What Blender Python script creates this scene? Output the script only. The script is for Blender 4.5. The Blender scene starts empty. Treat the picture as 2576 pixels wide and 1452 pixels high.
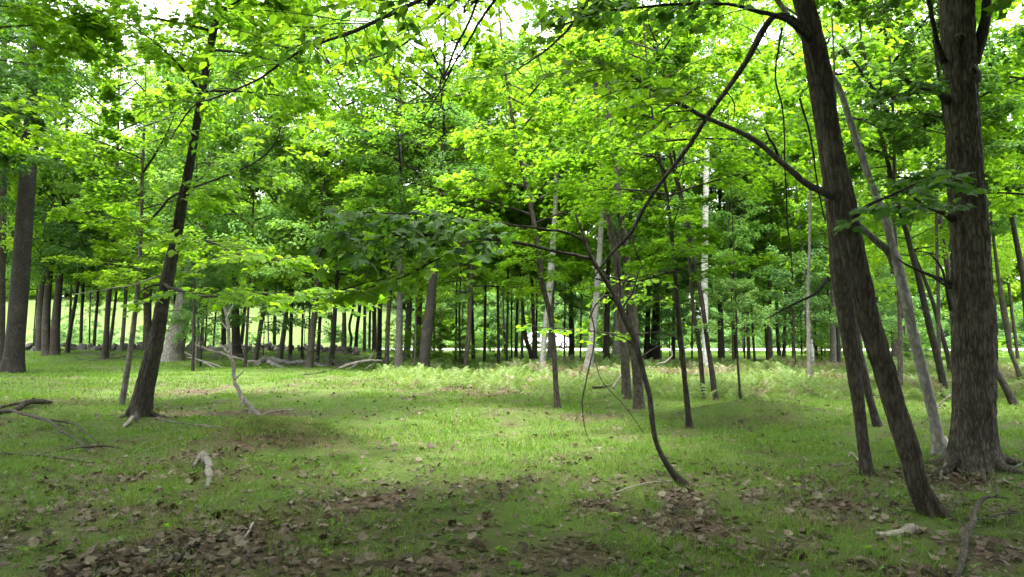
import bpy, math, random
import numpy as np
from mathutils import Vector, Matrix

random.seed(7)
RNG = np.random.default_rng(7)
S = bpy.context.scene
COL = S.collection
R = math.radians

# ------------------------------------------------------------------ camera
EYE = 1.5
FPX = 1860.0                       # focal length in pixels of a 2576 px wide picture
PITCH = math.atan(114 / FPX)
cam_d = bpy.data.cameras.new('camera')
cam_d.sensor_width = 36.0
cam_d.lens = 36.0 * FPX / 2576.0
cam_d.clip_start = 0.1
cam_d.clip_end = 2000
cam = bpy.data.objects.new('camera', cam_d)
COL.objects.link(cam)
cam.location = (0, 0, EYE)
cam.rotation_euler = (R(90) + PITCH, 0, 0)
S.camera = cam

# ------------------------------------------------------------------ world, sun, exposure
SUN_EL, SUN_AZ = R(72), R(208)      # azimuth from +Y towards +X
w = bpy.data.worlds.new('World')
S.world = w
w.use_nodes = True
nt = w.node_tree
nt.nodes.clear()
sky = nt.nodes.new('ShaderNodeTexSky')
sky.sky_type = 'NISHITA'
sky.sun_disc = False
sky.sun_elevation = SUN_EL
sky.sun_rotation = SUN_AZ
sky.dust_density = 4.0
sky.air_density = 1.5
hs = nt.nodes.new('ShaderNodeHueSaturation')
hs.inputs['Saturation'].default_value = 0.22     # thin white overcast
bg = nt.nodes.new('ShaderNodeBackground')
bg.inputs['Strength'].default_value = 0.13
wo = nt.nodes.new('ShaderNodeOutputWorld')
nt.links.new(sky.outputs[0], hs.inputs['Color'])
nt.links.new(hs.outputs[0], bg.inputs['Color'])
nt.links.new(bg.outputs[0], wo.inputs['Surface'])

sl = bpy.data.lights.new('sun', 'SUN')
sl.energy = 1.5
sl.angle = R(12)
sl.color = (1.0, 0.95, 0.86)
sun = bpy.data.objects.new('sun', sl)
COL.objects.link(sun)
sun.location = (0, 0, 40)
sdir = Vector((math.sin(SUN_AZ) * math.cos(SUN_EL), math.cos(SUN_AZ) * math.cos(SUN_EL), math.sin(SUN_EL)))
sun.rotation_euler = sdir.to_track_quat('Z', 'Y').to_euler()

S.view_settings.view_transform = 'Standard'
S.view_settings.look = 'None'
S.view_settings.gamma = 1.0
S.view_settings.use_curve_mapping = False
S.view_settings.exposure = 3.5
S.cycles.max_bounces = 12
S.cycles.diffuse_bounces = 8
S.cycles.transmission_bounces = 10
S.cycles.glossy_bounces = 2
S.cycles.transparent_max_bounces = 4
S.cycles.use_denoising = True
S.cycles.sample_clamp_indirect = 6

# ------------------------------------------------------------------ noise
_T = np.random.default_rng(3).random(4096)
def _h(ix, iy, iz):
    return _T[(ix * 73856093 ^ iy * 19349663 ^ iz * 83492791) & 4095]
def vn(x, y, z=0.0):
    x, y, z = np.broadcast_arrays(np.asarray(x, float), np.asarray(y, float), np.asarray(z, float))
    ix, iy, iz = np.floor(x).astype(np.int64), np.floor(y).astype(np.int64), np.floor(z).astype(np.int64)
    fx, fy, fz = x - ix, y - iy, z - iz
    fx, fy, fz = [t * t * (3 - 2 * t) for t in (fx, fy, fz)]
    r = 0
    for dx in (0, 1):
        for dy in (0, 1):
            for dz in (0, 1):
                wgt = (fx if dx else 1 - fx) * (fy if dy else 1 - fy) * (fz if dz else 1 - fz)
                r = r + wgt * _h(ix + dx, iy + dy, iz + dz)
    return r * 2 - 1
def sstep(x, a, b):
    t = np.clip((np.asarray(x, float) - a) / (b - a), 0, 1)
    return t * t * (3 - 2 * t)

# ------------------------------------------------------------------ terrain
MOUNDS = [  # x, y, height, spread x, spread y
    (-3.3, 10.1, 0.27, 0.66, 0.48), (-2.65, 10.2, 0.16, 0.45, 0.4), (-3.9, 10.2, 0.10, 0.5, 0.5),
    (4.3, 13.6, 0.30, 1.3, 0.7), (5.6, 11.5, -0.10, 0.8, 0.9), (3.4, 10.2, 0.07, 0.8, 0.7),
    (-8.7, 13.8, 0.16, 1.6, 0.8), (-6.5, 12.6, 0.10, 1.0, 0.7), (-1.8, 8.2, -0.10, 0.8, 0.7),
    (-0.3, 19.5, 0.18, 1.8, 1.2), (3.0, 22.0, 0.16, 2.0, 1.5), (-2.5, 23.5, 0.15, 1.5, 1.2),
    (2.7, 6.9, 0.05, 0.6, 0.5), (4.0, 6.0, 0.05, 0.5, 0.4), (5.4, 8.2, 0.08, 0.7, 0.6),
    (-6.4, 20.5, 0.12, 1.3, 0.8), (9.5, 18, 0.12, 2, 1.5)]
def ground(x, y):
    x = np.asarray(x, float); y = np.asarray(y, float)
    d = np.hypot(x, y)
    z = 0.06 * vn(x * .35, y * .35, 5) + 0.028 * vn(x * 1.1, y * 1.1, 9) + 0.012 * vn(x * 3.1, y * 3.1, 2)
    z = z * sstep(d, 1.0, 5.0)
    z = z * (1 - 0.7 * sstep(y, 52, 62))
    for mx, my, mh, sx, sy in MOUNDS:
        z = z + mh * np.exp(-((x - mx) / sx) ** 2 - ((y - my) / sy) ** 2)
    z = z + 0.42 * sstep(y, 36, 45) * sstep(-x, 7, 13) * (1 - sstep(y, 56, 66))
    z = z + 7.5 * sstep(y, 76, 120) * sstep(-x, 4, 20)
    return z
def gz(x, y):
    return float(ground(x, y))

def ray(px, py):
    a = (px - 1288) / FPX
    b = (726 - py) / FPX
    return np.array([a, math.cos(PITCH) - b * math.sin(PITCH), math.sin(PITCH) + b * math.cos(PITCH)])
def at(px, py, D):
    """the point at distance D (along y) seen in that direction"""
    r = ray(px, py)
    return np.array([0, 0, EYE]) + r * (D / r[1])
def hit(px, py, dmax=60.0):
    r = ray(px, py)
    r = r / r[1]
    d = 2.5
    while d < dmax:
        p = np.array([0, 0, EYE]) + r * d
        if p[2] <= gz(p[0], p[1]):
            break
        d += 0.04 + d * 0.002
    p = np.array([0, 0, EYE]) + r * d
    p[2] = gz(p[0], p[1])
    return p

# ------------------------------------------------------------------ mesh + object helpers
def mesh_np(name, verts, faces_list, mats, mat_idx=None, smooth=True, tint=None):
    """faces_list: list of (n,k) int arrays"""
    me = bpy.data.meshes.new(name)
    verts = np.asarray(verts, np.float32).reshape(-1, 3)
    loops = np.concatenate([f.ravel() for f in faces_list]).astype(np.int32)
    tot = np.concatenate([np.full(len(f), f.shape[1], np.int32) for f in faces_list])
    start = np.concatenate([[0], np.cumsum(tot)[:-1]]).astype(np.int32)
    me.vertices.add(len(verts))
    me.vertices.foreach_set('co', verts.ravel())
    me.loops.add(len(loops))
    me.loops.foreach_set('vertex_index', loops)
    me.polygons.add(len(tot))
    me.polygons.foreach_set('loop_start', start)
    me.polygons.foreach_set('loop_total', tot)
    if mat_idx is not None:
        me.polygons.foreach_set('material_index', np.asarray(mat_idx, np.int32))
    me.polygons.foreach_set('use_smooth', np.full(len(tot), smooth, bool))
    for m in (mats if isinstance(mats, (list, tuple)) else [mats]):
        me.materials.append(m)
    me.update(calc_edges=True)
    me.validate()
    if tint is not None and len(me.vertices) == len(tint):
        a = me.attributes.new('tint', 'FLOAT', 'POINT')
        a.data.foreach_set('value', np.asarray(tint, np.float32))
    return me

def link(name, data, parent=None, loc=(0, 0, 0), rot=(0, 0, 0), scale=None, kind=None):
    o = bpy.data.objects.new(name, data)
    COL.objects.link(o)
    o.location = loc
    o.rotation_euler = rot
    if scale is not None:
        o.scale = (scale,) * 3 if not hasattr(scale, '__len__') else scale
    if parent is not None:
        o.parent = parent
    if kind:
        o['kind'] = kind
    return o
def tag(o, label, cat, group=None):
    o['label'] = label
    o['category'] = cat
    if group:
        o['group'] = group
    return o

def smooth_path(pts, step):
    """Catmull-Rom through rows (x,y,z,r), resampled at about step"""
    P = np.asarray(pts, float)
    if len(P) < 3:
        n = max(2, int(np.linalg.norm(P[-1, :3] - P[0, :3]) / step) + 1)
        t = np.linspace(0, 1, n)[:, None]
        return P[0] * (1 - t) + P[-1] * t
    Q = np.vstack([2 * P[0] - P[1], P, 2 * P[-1] - P[-2]])
    out = []
    for i in range(1, len(Q) - 2):
        n = max(2, int(np.linalg.norm(Q[i + 1, :3] - Q[i, :3]) / step))
        t = np.arange(n)[:, None] / n
        a, b, c, d = Q[i - 1], Q[i], Q[i + 1], Q[i + 2]
        out.append(.5 * (2 * b + (c - a) * t + (2 * a - 5 * b + 4 * c - d) * t ** 2 + (3 * b - a - 3 * c + d) * t ** 3))
    out.append(P[-1:])
    o = np.vstack(out)
    o[:, 3] = np.maximum(o[:, 3], min(P[:, 3]) * .6)
    return o

def tube(path, segs=8, relief=0.0, rough=0.0, seed=0.0, cap=True, flute=0.0):
    """rings round a path of rows (x,y,z,r) -> verts, [quads, tris]"""
    P = path[:, :3]; r = path[:, 3]
    n = len(P)
    T = np.gradient(P, axis=0)
    T /= np.linalg.norm(T, axis=1)[:, None] + 1e-9
    up = np.array([0, 0, 1.0]) if abs(T[0, 2]) < .9 else np.array([1.0, 0, 0])
    A = np.zeros((n, 3)); B = np.zeros((n, 3))
    a = np.cross(T[0], up); a /= np.linalg.norm(a)
    for i in range(n):
        a = a - T[i] * np.dot(a, T[i]); a /= np.linalg.norm(a) + 1e-9
        A[i] = a; B[i] = np.cross(T[i], a)
    th = np.linspace(0, 2 * math.pi, segs, endpoint=False)
    ct, st = np.cos(th), np.sin(th)
    L = np.concatenate([[0], np.cumsum(np.linalg.norm(np.diff(P, axis=0), axis=1))])
    rr = np.repeat(r[:, None], segs, 1)
    if rough > 0:
        rr = rr * (1 + rough * vn(ct[None] * 1.3 + seed, st[None] * 1.3 + seed, L[:, None] / (r.mean() * 5 + .02)))
    if relief > 0:    # long furrows that wander and break up
        k = segs / 2.6
        u = th[None] / (2 * math.pi) * k + .5 * vn(L[:, None] * 3.0, th[None] * 2, seed)
        uu = np.mod(u, k)
        w1 = .35 * vn(uu * .7, L[:, None] * 2.2, seed + 11)
        f = 1 - np.abs(vn(uu * .8 + w1, L[:, None] * 1.7, seed + 3)) ** .7 * 1.2
        f = .8 * f + .35 * np.abs(vn(uu * 1.7 + w1, L[:, None] * 7, seed + 7)) + .22 * vn(uu * 3.3, L[:, None] * 19, seed + 17)
        rr = rr + relief * 1.15 * (f - .62)
    V = P[:, None] + A[:, None] * (ct[None, :, None] * rr[..., None]) + B[:, None] * (st[None, :, None] * rr[..., None])
    V = V.reshape(-1, 3)
    i = np.arange(n - 1)[:, None] * segs
    j = np.arange(segs)[None]
    jn = (j + 1) % segs
    q = np.stack([i + j, i + jn, i + segs + jn, i + segs + j], -1).reshape(-1, 4)
    faces = [q]
    if cap:
        V = np.vstack([V, P[-1:] + T[-1:] * r[-1] * .5, P[:1] - T[:1] * r[0] * .1])
        e = (n - 1) * segs
        jj = np.arange(segs)
        t1 = np.stack([e + jj, e + (jj + 1) % segs, np.full(segs, len(V) - 2)], -1)
        t2 = np.stack([(jj + 1) % segs, jj, np.full(segs, len(V) - 1)], -1)
        faces.append(np.vstack([t1, t2]))
    return V, faces

class Join:
    def __init__(s): s.v = []; s.f = {}; s.n = 0
    def add(s, V, faces):
        for f in faces:
            s.f.setdefault(f.shape[1], []).append(f + s.n)
        s.v.append(V); s.n += len(V)
    def mesh(s, name, mats, smooth=True):
        return mesh_np(name, np.vstack(s.v), [np.vstack(x) for x in s.f.values()], mats, smooth=smooth)

# ------------------------------------------------------------------ materials
def new_mat(name):
    m = bpy.data.materials.new(name)
    m.use_nodes = True
    n = m.node_tree
    n.nodes.clear()
    return m, n, n.nodes, n.links
def ramp(N, stops):
    r = N.new('ShaderNodeValToRGB')
    e = r.color_ramp.elements
    while len(e) < len(stops):
        e.new(0.5)
    for k, (p, c) in enumerate(stops):
        e[k].position = p
        e[k].color = (*c, 1)
    return r
def noise(N, L, src, scale, detail=4, rough=.55, dist=0.0):
    n = N.new('ShaderNodeTexNoise')
    n.inputs['Scale'].default_value = scale
    n.inputs['Detail'].default_value = detail
    n.inputs['Roughness'].default_value = rough
    n.inputs['Distortion'].default_value = dist
    L.new(src, n.inputs['Vector'])
    return n
def mapping(N, L, src, scale, loc=(0, 0, 0)):
    m = N.new('ShaderNodeMapping')
    m.inputs['Scale'].default_value = scale
    m.inputs['Location'].default_value = loc
    L.new(src, m.inputs['Vector'])
    return m
def mixc(N, L, fac, a, b, mode='MIX'):
    m = N.new('ShaderNodeMix')
    m.data_type = 'RGBA'; m.blend_type = mode
    for sock, v in ((m.inputs[0], fac), (m.inputs[6], a), (m.inputs[7], b)):
        if hasattr(v, 'links'):
            L.new(v, sock)
        elif isinstance(v, tuple):
            sock.default_value = (*v, 1)
        else:
            sock.default_value = v
    return m.outputs[2]
def mth(N, L, op, a, b=None, c=None):
    m = N.new('ShaderNodeMath'); m.operation = op
    for k, v in enumerate((a, b, c)):
        if v is None: continue
        if hasattr(v, 'links'): L.new(v, m.inputs[k])
        else: m.inputs[k].default_value = v
    return m.outputs[0]

def leaf_mat(name, dark, mid, light, trans=.45, tcol=1.9, rough=.5):
    m, n, N, L = new_mat(name)
    at_ = N.new('ShaderNodeAttribute'); at_.attribute_name = 'tint'
    oi = N.new('ShaderNodeObjectInfo')
    f = mth(N, L, 'ADD', mth(N, L, 'MULTIPLY', at_.outputs['Fac'], .65), mth(N, L, 'MULTIPLY', oi.outputs['Random'], .35))
    r = ramp(N, [(0.0, dark), (0.5, mid), (1.0, light)])
    L.new(f, r.inputs[0])
    p = N.new('ShaderNodeBsdfPrincipled')
    p.inputs['Roughness'].default_value = rough
    p.inputs['Specular IOR Level'].default_value = .2
    L.new(r.outputs[0], p.inputs['Base Color'])
    t = N.new('ShaderNodeBsdfTranslucent')
    tc = mixc(N, L, 1.0, r.outputs[0], (tcol * 1.05, tcol, tcol * .5), 'MULTIPLY')
    L.new(tc, t.inputs['Color'])
    mx = N.new('ShaderNodeMixShader'); mx.inputs[0].default_value = trans
    L.new(p.outputs[0], mx.inputs[1]); L.new(t.outputs[0], mx.inputs[2])
    o = N.new('ShaderNodeOutputMaterial')
    L.new(mx.outputs[0], o.inputs[0])
    return m
M = {}
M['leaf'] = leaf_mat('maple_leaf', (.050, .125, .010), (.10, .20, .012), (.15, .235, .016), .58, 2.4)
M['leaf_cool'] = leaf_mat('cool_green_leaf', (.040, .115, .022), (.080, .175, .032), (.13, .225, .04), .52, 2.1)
M['leaf_dark'] = leaf_mat('shaded_maple_leaf', (.022, .070, .012), (.045, .115, .016), (.085, .16, .02), .40, 1.8)  # darker copy of the maple leaf, shade put into its colour
M['leaf_pale'] = leaf_mat('pale_understory_leaf', (.06, .14, .05), (.09, .19, .05), (.14, .24, .06), .45, 1.6)
M['leaf_pine'] = leaf_mat('evergreen_needles', (.03, .075, .035), (.045, .10, .045), (.07, .13, .05), .30, 1.4)
M['grass'] = leaf_mat('grass_blade', (.041, .098, .010), (.075, .152, .016), (.125, .205, .03), .35, 1.8, .6)
M['grass_dry'] = leaf_mat('dry_grass_blade', (.09, .085, .035), (.14, .13, .055), (.20, .18, .09), .3, 1.3, .7)
M['forb'] = leaf_mat('small_ground_plant', (.04, .09, .02), (.075, .14, .03), (.12, .20, .06), .35, 1.6, .5)
M['fern'] = leaf_mat('fern_frond', (.085, .145, .04), (.13, .20, .06), (.20, .26, .10), .40, 1.5, .6)
M['fern_brown'] = leaf_mat('dry_fern_frond', (.12, .11, .065), (.16, .15, .09), (.22, .21, .13), .30, 1.2, .7)
M['litter'] = leaf_mat('dead_leaf', (.024, .017, .012), (.062, .044, .031), (.13, .10, .075), .12, 1.2, .6)
M['litter_pale'] = leaf_mat('pale_dead_leaf', (.055, .045, .029), (.11, .093, .065), (.19, .17, .125), .12, 1.2, .6)

def bark_mat(name, dark, mid, light, zsc=.27, sc=16, bump=.6, moss=.25, mossc=(.05, .07, .022)):
    sc *= 1.2
    m, n, N, L = new_mat(name)
    tc = N.new('ShaderNodeTexCoord')
    oi = N.new('ShaderNodeObjectInfo')
    mp = mapping(N, L, tc.outputs['Object'], (sc, sc, sc * zsc))
    n1 = noise(N, L, mp.outputs[0], 1.0, 6, .62, .6)
    v = N.new('ShaderNodeTexVoronoi'); v.feature = 'DISTANCE_TO_EDGE'
    v.inputs['Scale'].default_value = 1.3
    ad = N.new('ShaderNodeVectorMath'); ad.operation = 'ADD'
    L.new(mp.outputs[0], ad.inputs[0]); L.new(n1.outputs['Color'], ad.inputs[1])
    L.new(ad.outputs[0], v.inputs['Vector'])
    crack = N.new('ShaderNodeMapRange'); crack.inputs[1].default_value = 0; crack.inputs[2].default_value = .28
    L.new(v.outputs['Distance'], crack.inputs[0])
    big = noise(N, L, tc.outputs['Object'], 2.2, 4, .6)
    n3 = noise(N, L, mapping(N, L, tc.outputs['Object'], (sc * 2.4, sc * 2.4, sc * zsc * 3.5)).outputs[0], 1.0, 5, .7)
    h = mth(N, L, 'MULTIPLY_ADD', crack.outputs[0], .38, mth(N, L, 'MULTIPLY_ADD', n1.outputs['Fac'], .45, mth(N, L, 'MULTIPLY', n3.outputs['Fac'], .35)))
    r = ramp(N, [(.15, dark), (.5, mid), (.85, light)])
    L.new(mth(N, L, 'MULTIPLY_ADD', mth(N, L, 'SUBTRACT', big.outputs['Fac'], .5), .7, h), r.inputs[0])
    fine = noise(N, L, tc.outputs['Object'], 9, 3, .6)
    mf = N.new('ShaderNodeMapRange'); mf.inputs[1].default_value = .55; mf.inputs[2].default_value = .75
    mf.inputs[4].default_value = moss
    L.new(fine.outputs['Fac'], mf.inputs[0])
    c = mixc(N, L, mf.outputs[0], r.outputs[0], mossc)
    lich = noise(N, L, tc.outputs['Object'], 3.1, 5, .65, .8)
    ml = N.new('ShaderNodeMapRange'); ml.inputs[1].default_value = .56; ml.inputs[2].default_value = .66; ml.inputs[4].default_value = .42
    L.new(lich.outputs['Fac'], ml.inputs[0])
    c = mixc(N, L, ml.outputs[0], c, tuple(x * 1.25 + .01 for x in light))
    br = mth(N, L, 'MULTIPLY_ADD', oi.outputs['Random'], .5, .75)
    cm = N.new('ShaderNodeVectorMath'); cm.operation = 'SCALE'
    L.new(c, cm.inputs[0]); L.new(br, cm.inputs['Scale'])
    p = N.new('ShaderNodeBsdfPrincipled')
    p.inputs['Roughness'].default_value = .9
    p.inputs['Specular IOR Level'].default_value = .15
    L.new(cm.outputs[0], p.inputs['Base Color'])
    b = N.new('ShaderNodeBump'); b.inputs['Strength'].default_value = bump; b.inputs['Distance'].default_value = .02
    L.new(h, b.inputs['Height']); L.new(b.outputs[0], p.inputs['Normal'])
    o = N.new('ShaderNodeOutputMaterial'); L.new(p.outputs[0], o.inputs[0])
    return m
M['bark'] = bark_mat('brown_bark', (.012, .010, .008), (.034, .029, .023), (.075, .066, .054))
M['bark_big'] = bark_mat('furrowed_bark', (.014, .012, .009), (.042, .036, .029), (.10, .088, .072), .20, 20, .9, .15)
M['bark_dark'] = bark_mat('dark_bark', (.008, .007, .006), (.021, .018, .015), (.045, .040, .033), moss=.2)
M['bark_grey'] = bark_mat('grey_bark', (.028, .026, .022), (.066, .062, .054), (.125, .118, .105), .3, 12, .4)
M['bark_pale'] = bark_mat('pale_bark', (.05, .048, .043), (.12, .116, .106), (.20, .193, .18), .5, 9, .35, .12)
M['bark_snag'] = bark_mat('shaggy_grey_bark', (.035, .032, .027), (.085, .08, .07), (.16, .15, .135), .3, 7, .8, .3)
M['wood_dead'] = bark_mat('weathered_dead_wood', (.06, .052, .044), (.15, .135, .115), (.26, .24, .21), .3, 18, .4, .1)

def birch_mat():
    m, n, N, L = new_mat('birch_bark')
    tc = N.new('ShaderNodeTexCoord')
    mp = mapping(N, L, tc.outputs['Object'], (5, 5, 22))
    n1 = noise(N, L, mp.outputs[0], 1.0, 4, .6, .4)
    r = ramp(N, [(.36, (.05, .045, .04)), (.43, (.30, .295, .285)), (.6, (.48, .47, .455))])
    L.new(n1.outputs['Fac'], r.inputs[0])
    big = noise(N, L, tc.outputs['Object'], 1.6, 3)
    c = mixc(N, L, mth(N, L, 'MULTIPLY', big.outputs['Fac'], .55), r.outputs[0], (.30, .29, .27))
    p = N.new('ShaderNodeBsdfPrincipled'); p.inputs['Roughness'].default_value = .7
    L.new(c, p.inputs['Base Color'])
    b = N.new('ShaderNodeBump'); b.inputs['Strength'].default_value = .4; b.inputs['Distance'].default_value = .01
    L.new(n1.outputs['Fac'], b.inputs['Height']); L.new(b.outputs[0], p.inputs['Normal'])
    o = N.new('ShaderNodeOutputMaterial'); L.new(p.outputs[0], o.inputs[0])
    return m
M['birch'] = birch_mat()

def plain(name, col, rough=.6, metal=0, var=0, spec=.3, scale=6):
    m, n, N, L = new_mat(name)
    p = N.new('ShaderNodeBsdfPrincipled')
    p.inputs['Roughness'].default_value = rough; p.inputs['Metallic'].default_value = metal
    p.inputs['Specular IOR Level'].default_value = spec
    if var:
        tc = N.new('ShaderNodeTexCoord')
        nn = noise(N, L, tc.outputs['Object'], scale, 5, .6)
        c = mixc(N, L, nn.outputs['Fac'], tuple(x * (1 - var) for x in col), tuple(x * (1 + var) for x in col))
        L.new(c, p.inputs['Base Color'])
        b = N.new('ShaderNodeBump'); b.inputs['Strength'].default_value = .4; b.inputs['Distance'].default_value = .02
        L.new(nn.outputs['Fac'], b.inputs['Height']); L.new(b.outputs[0], p.inputs['Normal'])
    else:
        p.inputs['Base Color'].default_value = (*col, 1)
    o = N.new('ShaderNodeOutputMaterial'); L.new(p.outputs[0], o.inputs[0])
    return m
M['paint'] = plain('white_car_paint', (.78, .78, .78), .25, 0, 0, .5)
M['glass'] = plain('dark_car_glass', (.02, .025, .03), .08, 0, 0, .6)
M['rubber'] = plain('black_rubber', (.02, .02, .02), .8)
M['metal'] = plain('wheel_metal', (.5, .5, .5), .35, .8)
M['lamp'] = plain('red_lamp_plastic', (.4, .02, .02), .2)
M['stone'] = plain('fieldstone', (.06, .057, .05), .9, 0, .5)
M['road'] = plain('bright_lit_road', (.52, .50, .47), .95, 0, .1, .2, 3)  # pale colour stands in for the overexposed brightness of the road
M['hole'] = plain('dark_hollow', (.02, .016, .012), 1.0)  # very dark brown inside the knot hollows
M['shelf'] = plain('healed_wood_lip', (.17, .145, .11), .85, 0, .3, .2, 20)

# ------------------------------------------------------------------ litter density in world space
def vspot(px, py, rx, ry, a):
    p = hit(px, py); q = hit(px, py - ry if py - ry > 880 else 881); 
    D = p[1]
    return (p[0], p[1], max(rx * D / FPX, .15), max(abs(q[1] - p[1]), .25), a * .62)
SPOTS = [vspot(*s) for s in [
    (520, 1400, 190, 60, 1.5), (280, 1425, 200, 40, 1.0), (60, 1300, 150, 60, .55), (620, 1330, 120, 45, .9), (330, 1290, 200, 40, .45),
    (1000, 1250, 50, 30, .8), (1200, 1250, 120, 40, .2), (930, 1210, 60, 30, .2), (1410, 1200, 90, 25, .25), (1370, 1145, 80, 15, .3),
    (1720, 1270, 55, 40, 1.2), (1760, 1340, 70, 50, .6), (1560, 1300, 120, 50, .25), (1830, 1200, 70, 25, .35),
    (700, 1105, 90, 18, .5), (760, 1115, 70, 15, .45), (590, 1130, 60, 20, .25), (470, 1045, 130, 14, .8), (560, 1085, 120, 18, .5),
    (650, 1040, 90, 10, .8), (480, 985, 60, 9, .9), (120, 1015, 130, 14, .8), (60, 1095, 120, 16, .4), (1150, 985, 70, 12, .9),
    (1240, 975, 60, 10, .7), (1000, 970, 90, 10, .6), (890, 965, 70, 10, .6), (1480, 1055, 90, 10, .4), (1250, 1040, 60, 8, .3), (1900, 1065, 80, 16, .6),
    (1930, 1130, 60, 22, .5), (2060, 1225, 110, 35, .6), (2130, 1290, 120, 40, .35), (2420, 1215, 90, 25, .8), (2380, 1180, 60, 16, .6),
    (1950, 1370, 80, 60, .35), (2460, 1390, 90, 50, .8), (2330, 1440, 80, 40, .6), (1300, 1420, 200, 40, .4), (830, 1300, 160, 50, .25),
    (1030, 1330, 160, 50, .18), (540, 1200, 90, 20, .15), (2500, 1290, 80, 30, .3), (1100, 1400, 120, 50, .35)]]
def litter(x, y):
    L = np.zeros(np.broadcast(x, y).shape)
    for sx, sy, rx, ry, a in SPOTS:
        L = L + a * np.exp(-((x - sx) / rx) ** 2 - ((y - sy) / ry) ** 2)
    n = vn(x * 1.7, y * 1.7, 31) * .5 + vn(x * 4.5, y * 4.5, 12) * .5
    L = L * (1 - .42 * np.exp(-((x + 3.1) / 1.3) ** 2 - ((y - 10.3) / .9) ** 2))
    nearby = 1 - sstep(y - .25 * np.abs(x), 6.2, 9.5)
    L = L + nearby * (.07 + .16 * n)
    L = L + .08 * sstep(y, 8, 11) * (1 - sstep(y, 22, 30)) * (.5 + n)
    return np.clip(L * (1 + .6 * n) + .30 * np.clip(n - .0, 0, 1) + .15, 0, 1.3)

# ------------------------------------------------------------------ ground sheet
gx = np.sinh(np.linspace(-1, 1, 301) * 3.6); gx = gx / gx.max() * 150
ya = np.concatenate([np.linspace(-20, 2, 23)[:-1], 2 + (np.exp(np.linspace(0, 1, 340) * 4.2) - 1) / (math.exp(4.2) - 1) * 198])
GX, GY = np.meshgrid(gx, ya)
GZ = ground(GX, GY)
nv = GX.size
gv = np.stack([GX, GY, GZ], -1).reshape(-1, 3)
i = np.arange(len(ya) - 1)[:, None] * len(gx); j = np.arange(len(gx) - 1)[None]
gf = np.stack([i + j, i + j + 1, i + j + 1 + len(gx), i + j + len(gx)], -1).reshape(-1, 4)
def ground_mat():
    m, n, N, L = new_mat('forest_floor')
    tc = N.new('ShaderNodeTexCoord')
    a = N.new('ShaderNodeAttribute'); a.attribute_name = 'tint'
    z = N.new('ShaderNodeAttribute'); z.attribute_name = 'meadow'
    n1 = noise(N, L, tc.outputs['Object'], 2.0, 5, .65)
    n2 = noise(N, L, tc.outputs['Object'], 26, 4, .7)
    vo = N.new('ShaderNodeTexVoronoi'); vo.inputs['Scale'].default_value = 16
    L.new(tc.outputs['Object'], vo.inputs['Vector'])
    soil = ramp(N, [(0, (.020, .014, .010)), (.5, (.050, .036, .024)), (1, (.11, .082, .058))])
    sx = N.new('ShaderNodeSeparateColor'); L.new(vo.outputs['Color'], sx.inputs[0])
    L.new(mth(N, L, 'MULTIPLY_ADD', sx.outputs[0], .6, mth(N, L, 'MULTIPLY', n2.outputs['Fac'], .4)), soil.inputs[0])
    moss = ramp(N, [(.3, (.034, .046, .012)), (.5, (.050, .088, .015)), (.7, (.084, .125, .024))])
    L.new(mth(N, L, 'MULTIPLY_ADD', n2.outputs['Fac'], .5, mth(N, L, 'MULTIPLY', n1.outputs['Fac'], .5)), moss.inputs[0])
    mr = N.new('ShaderNodeMapRange'); mr.inputs[1].default_value = .12; mr.inputs[2].default_value = .6
    L.new(mth(N, L, 'MULTIPLY_ADD', mth(N, L, 'SUBTRACT', n2.outputs['Fac'], .5), .9, a.outputs['Fac']), mr.inputs[0])
    c = mixc(N, L, mr.outputs[0], moss.outputs[0], soil.outputs[0])
    mead = ramp(N, [(.3, (.038, .066, .016)), (.7, (.075, .105, .032))])
    L.new(n1.outputs['Fac'], mead.inputs[0])
    c = mixc(N, L, z.outputs['Fac'], c, mead.outputs[0])
    p = N.new('ShaderNodeBsdfPrincipled'); p.inputs['Roughness'].default_value = .95
    p.inputs['Specular IOR Level'].default_value = .1
    L.new(c, p.inputs['Base Color'])
    b = N.new('ShaderNodeBump'); b.inputs['Strength'].default_value = .8; b.inputs['Distance'].default_value = .03
    L.new(n2.outputs['Fac'], b.inputs['Height']); L.new(b.outputs[0], p.inputs['Normal'])
    o = N.new('ShaderNodeOutputMaterial'); L.new(p.outputs[0], o.inputs[0])
    return m
gm = mesh_np('ground', gv, [gf], ground_mat(), tint=litter(GX, GY).ravel())
at2 = gm.attributes.new('meadow', 'FLOAT', 'POINT')
at2.data.foreach_set('value', sstep(GY + 3 * vn(GX * .1, GY * .1, 4), 50, 60).ravel().astype(np.float32))
link('ground', gm, kind='structure')

# road: a pale strip running across behind the wood
ROAD_Y = lambda x: 70.0 - 0.02 * x
rx_ = np.linspace(-140, 140, 90)
rv = []
for x in rx_:
    for k in (-3.4, -1.2, 1.2, 3.4):
        y = ROAD_Y(x) + k
        rv.append((x, y, gz(x, y) * .3 + .10 - .02 * abs(k)))
rf = []
for a_ in range(len(rx_) - 1):
    for b_ in range(3):
        q = a_ * 4 + b_
        rf.append((q, q + 4, q + 5, q + 1))
link('road', mesh_np('road', rv, [np.array(rf)[:, ::-1]], M['road']), kind='structure')

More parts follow.
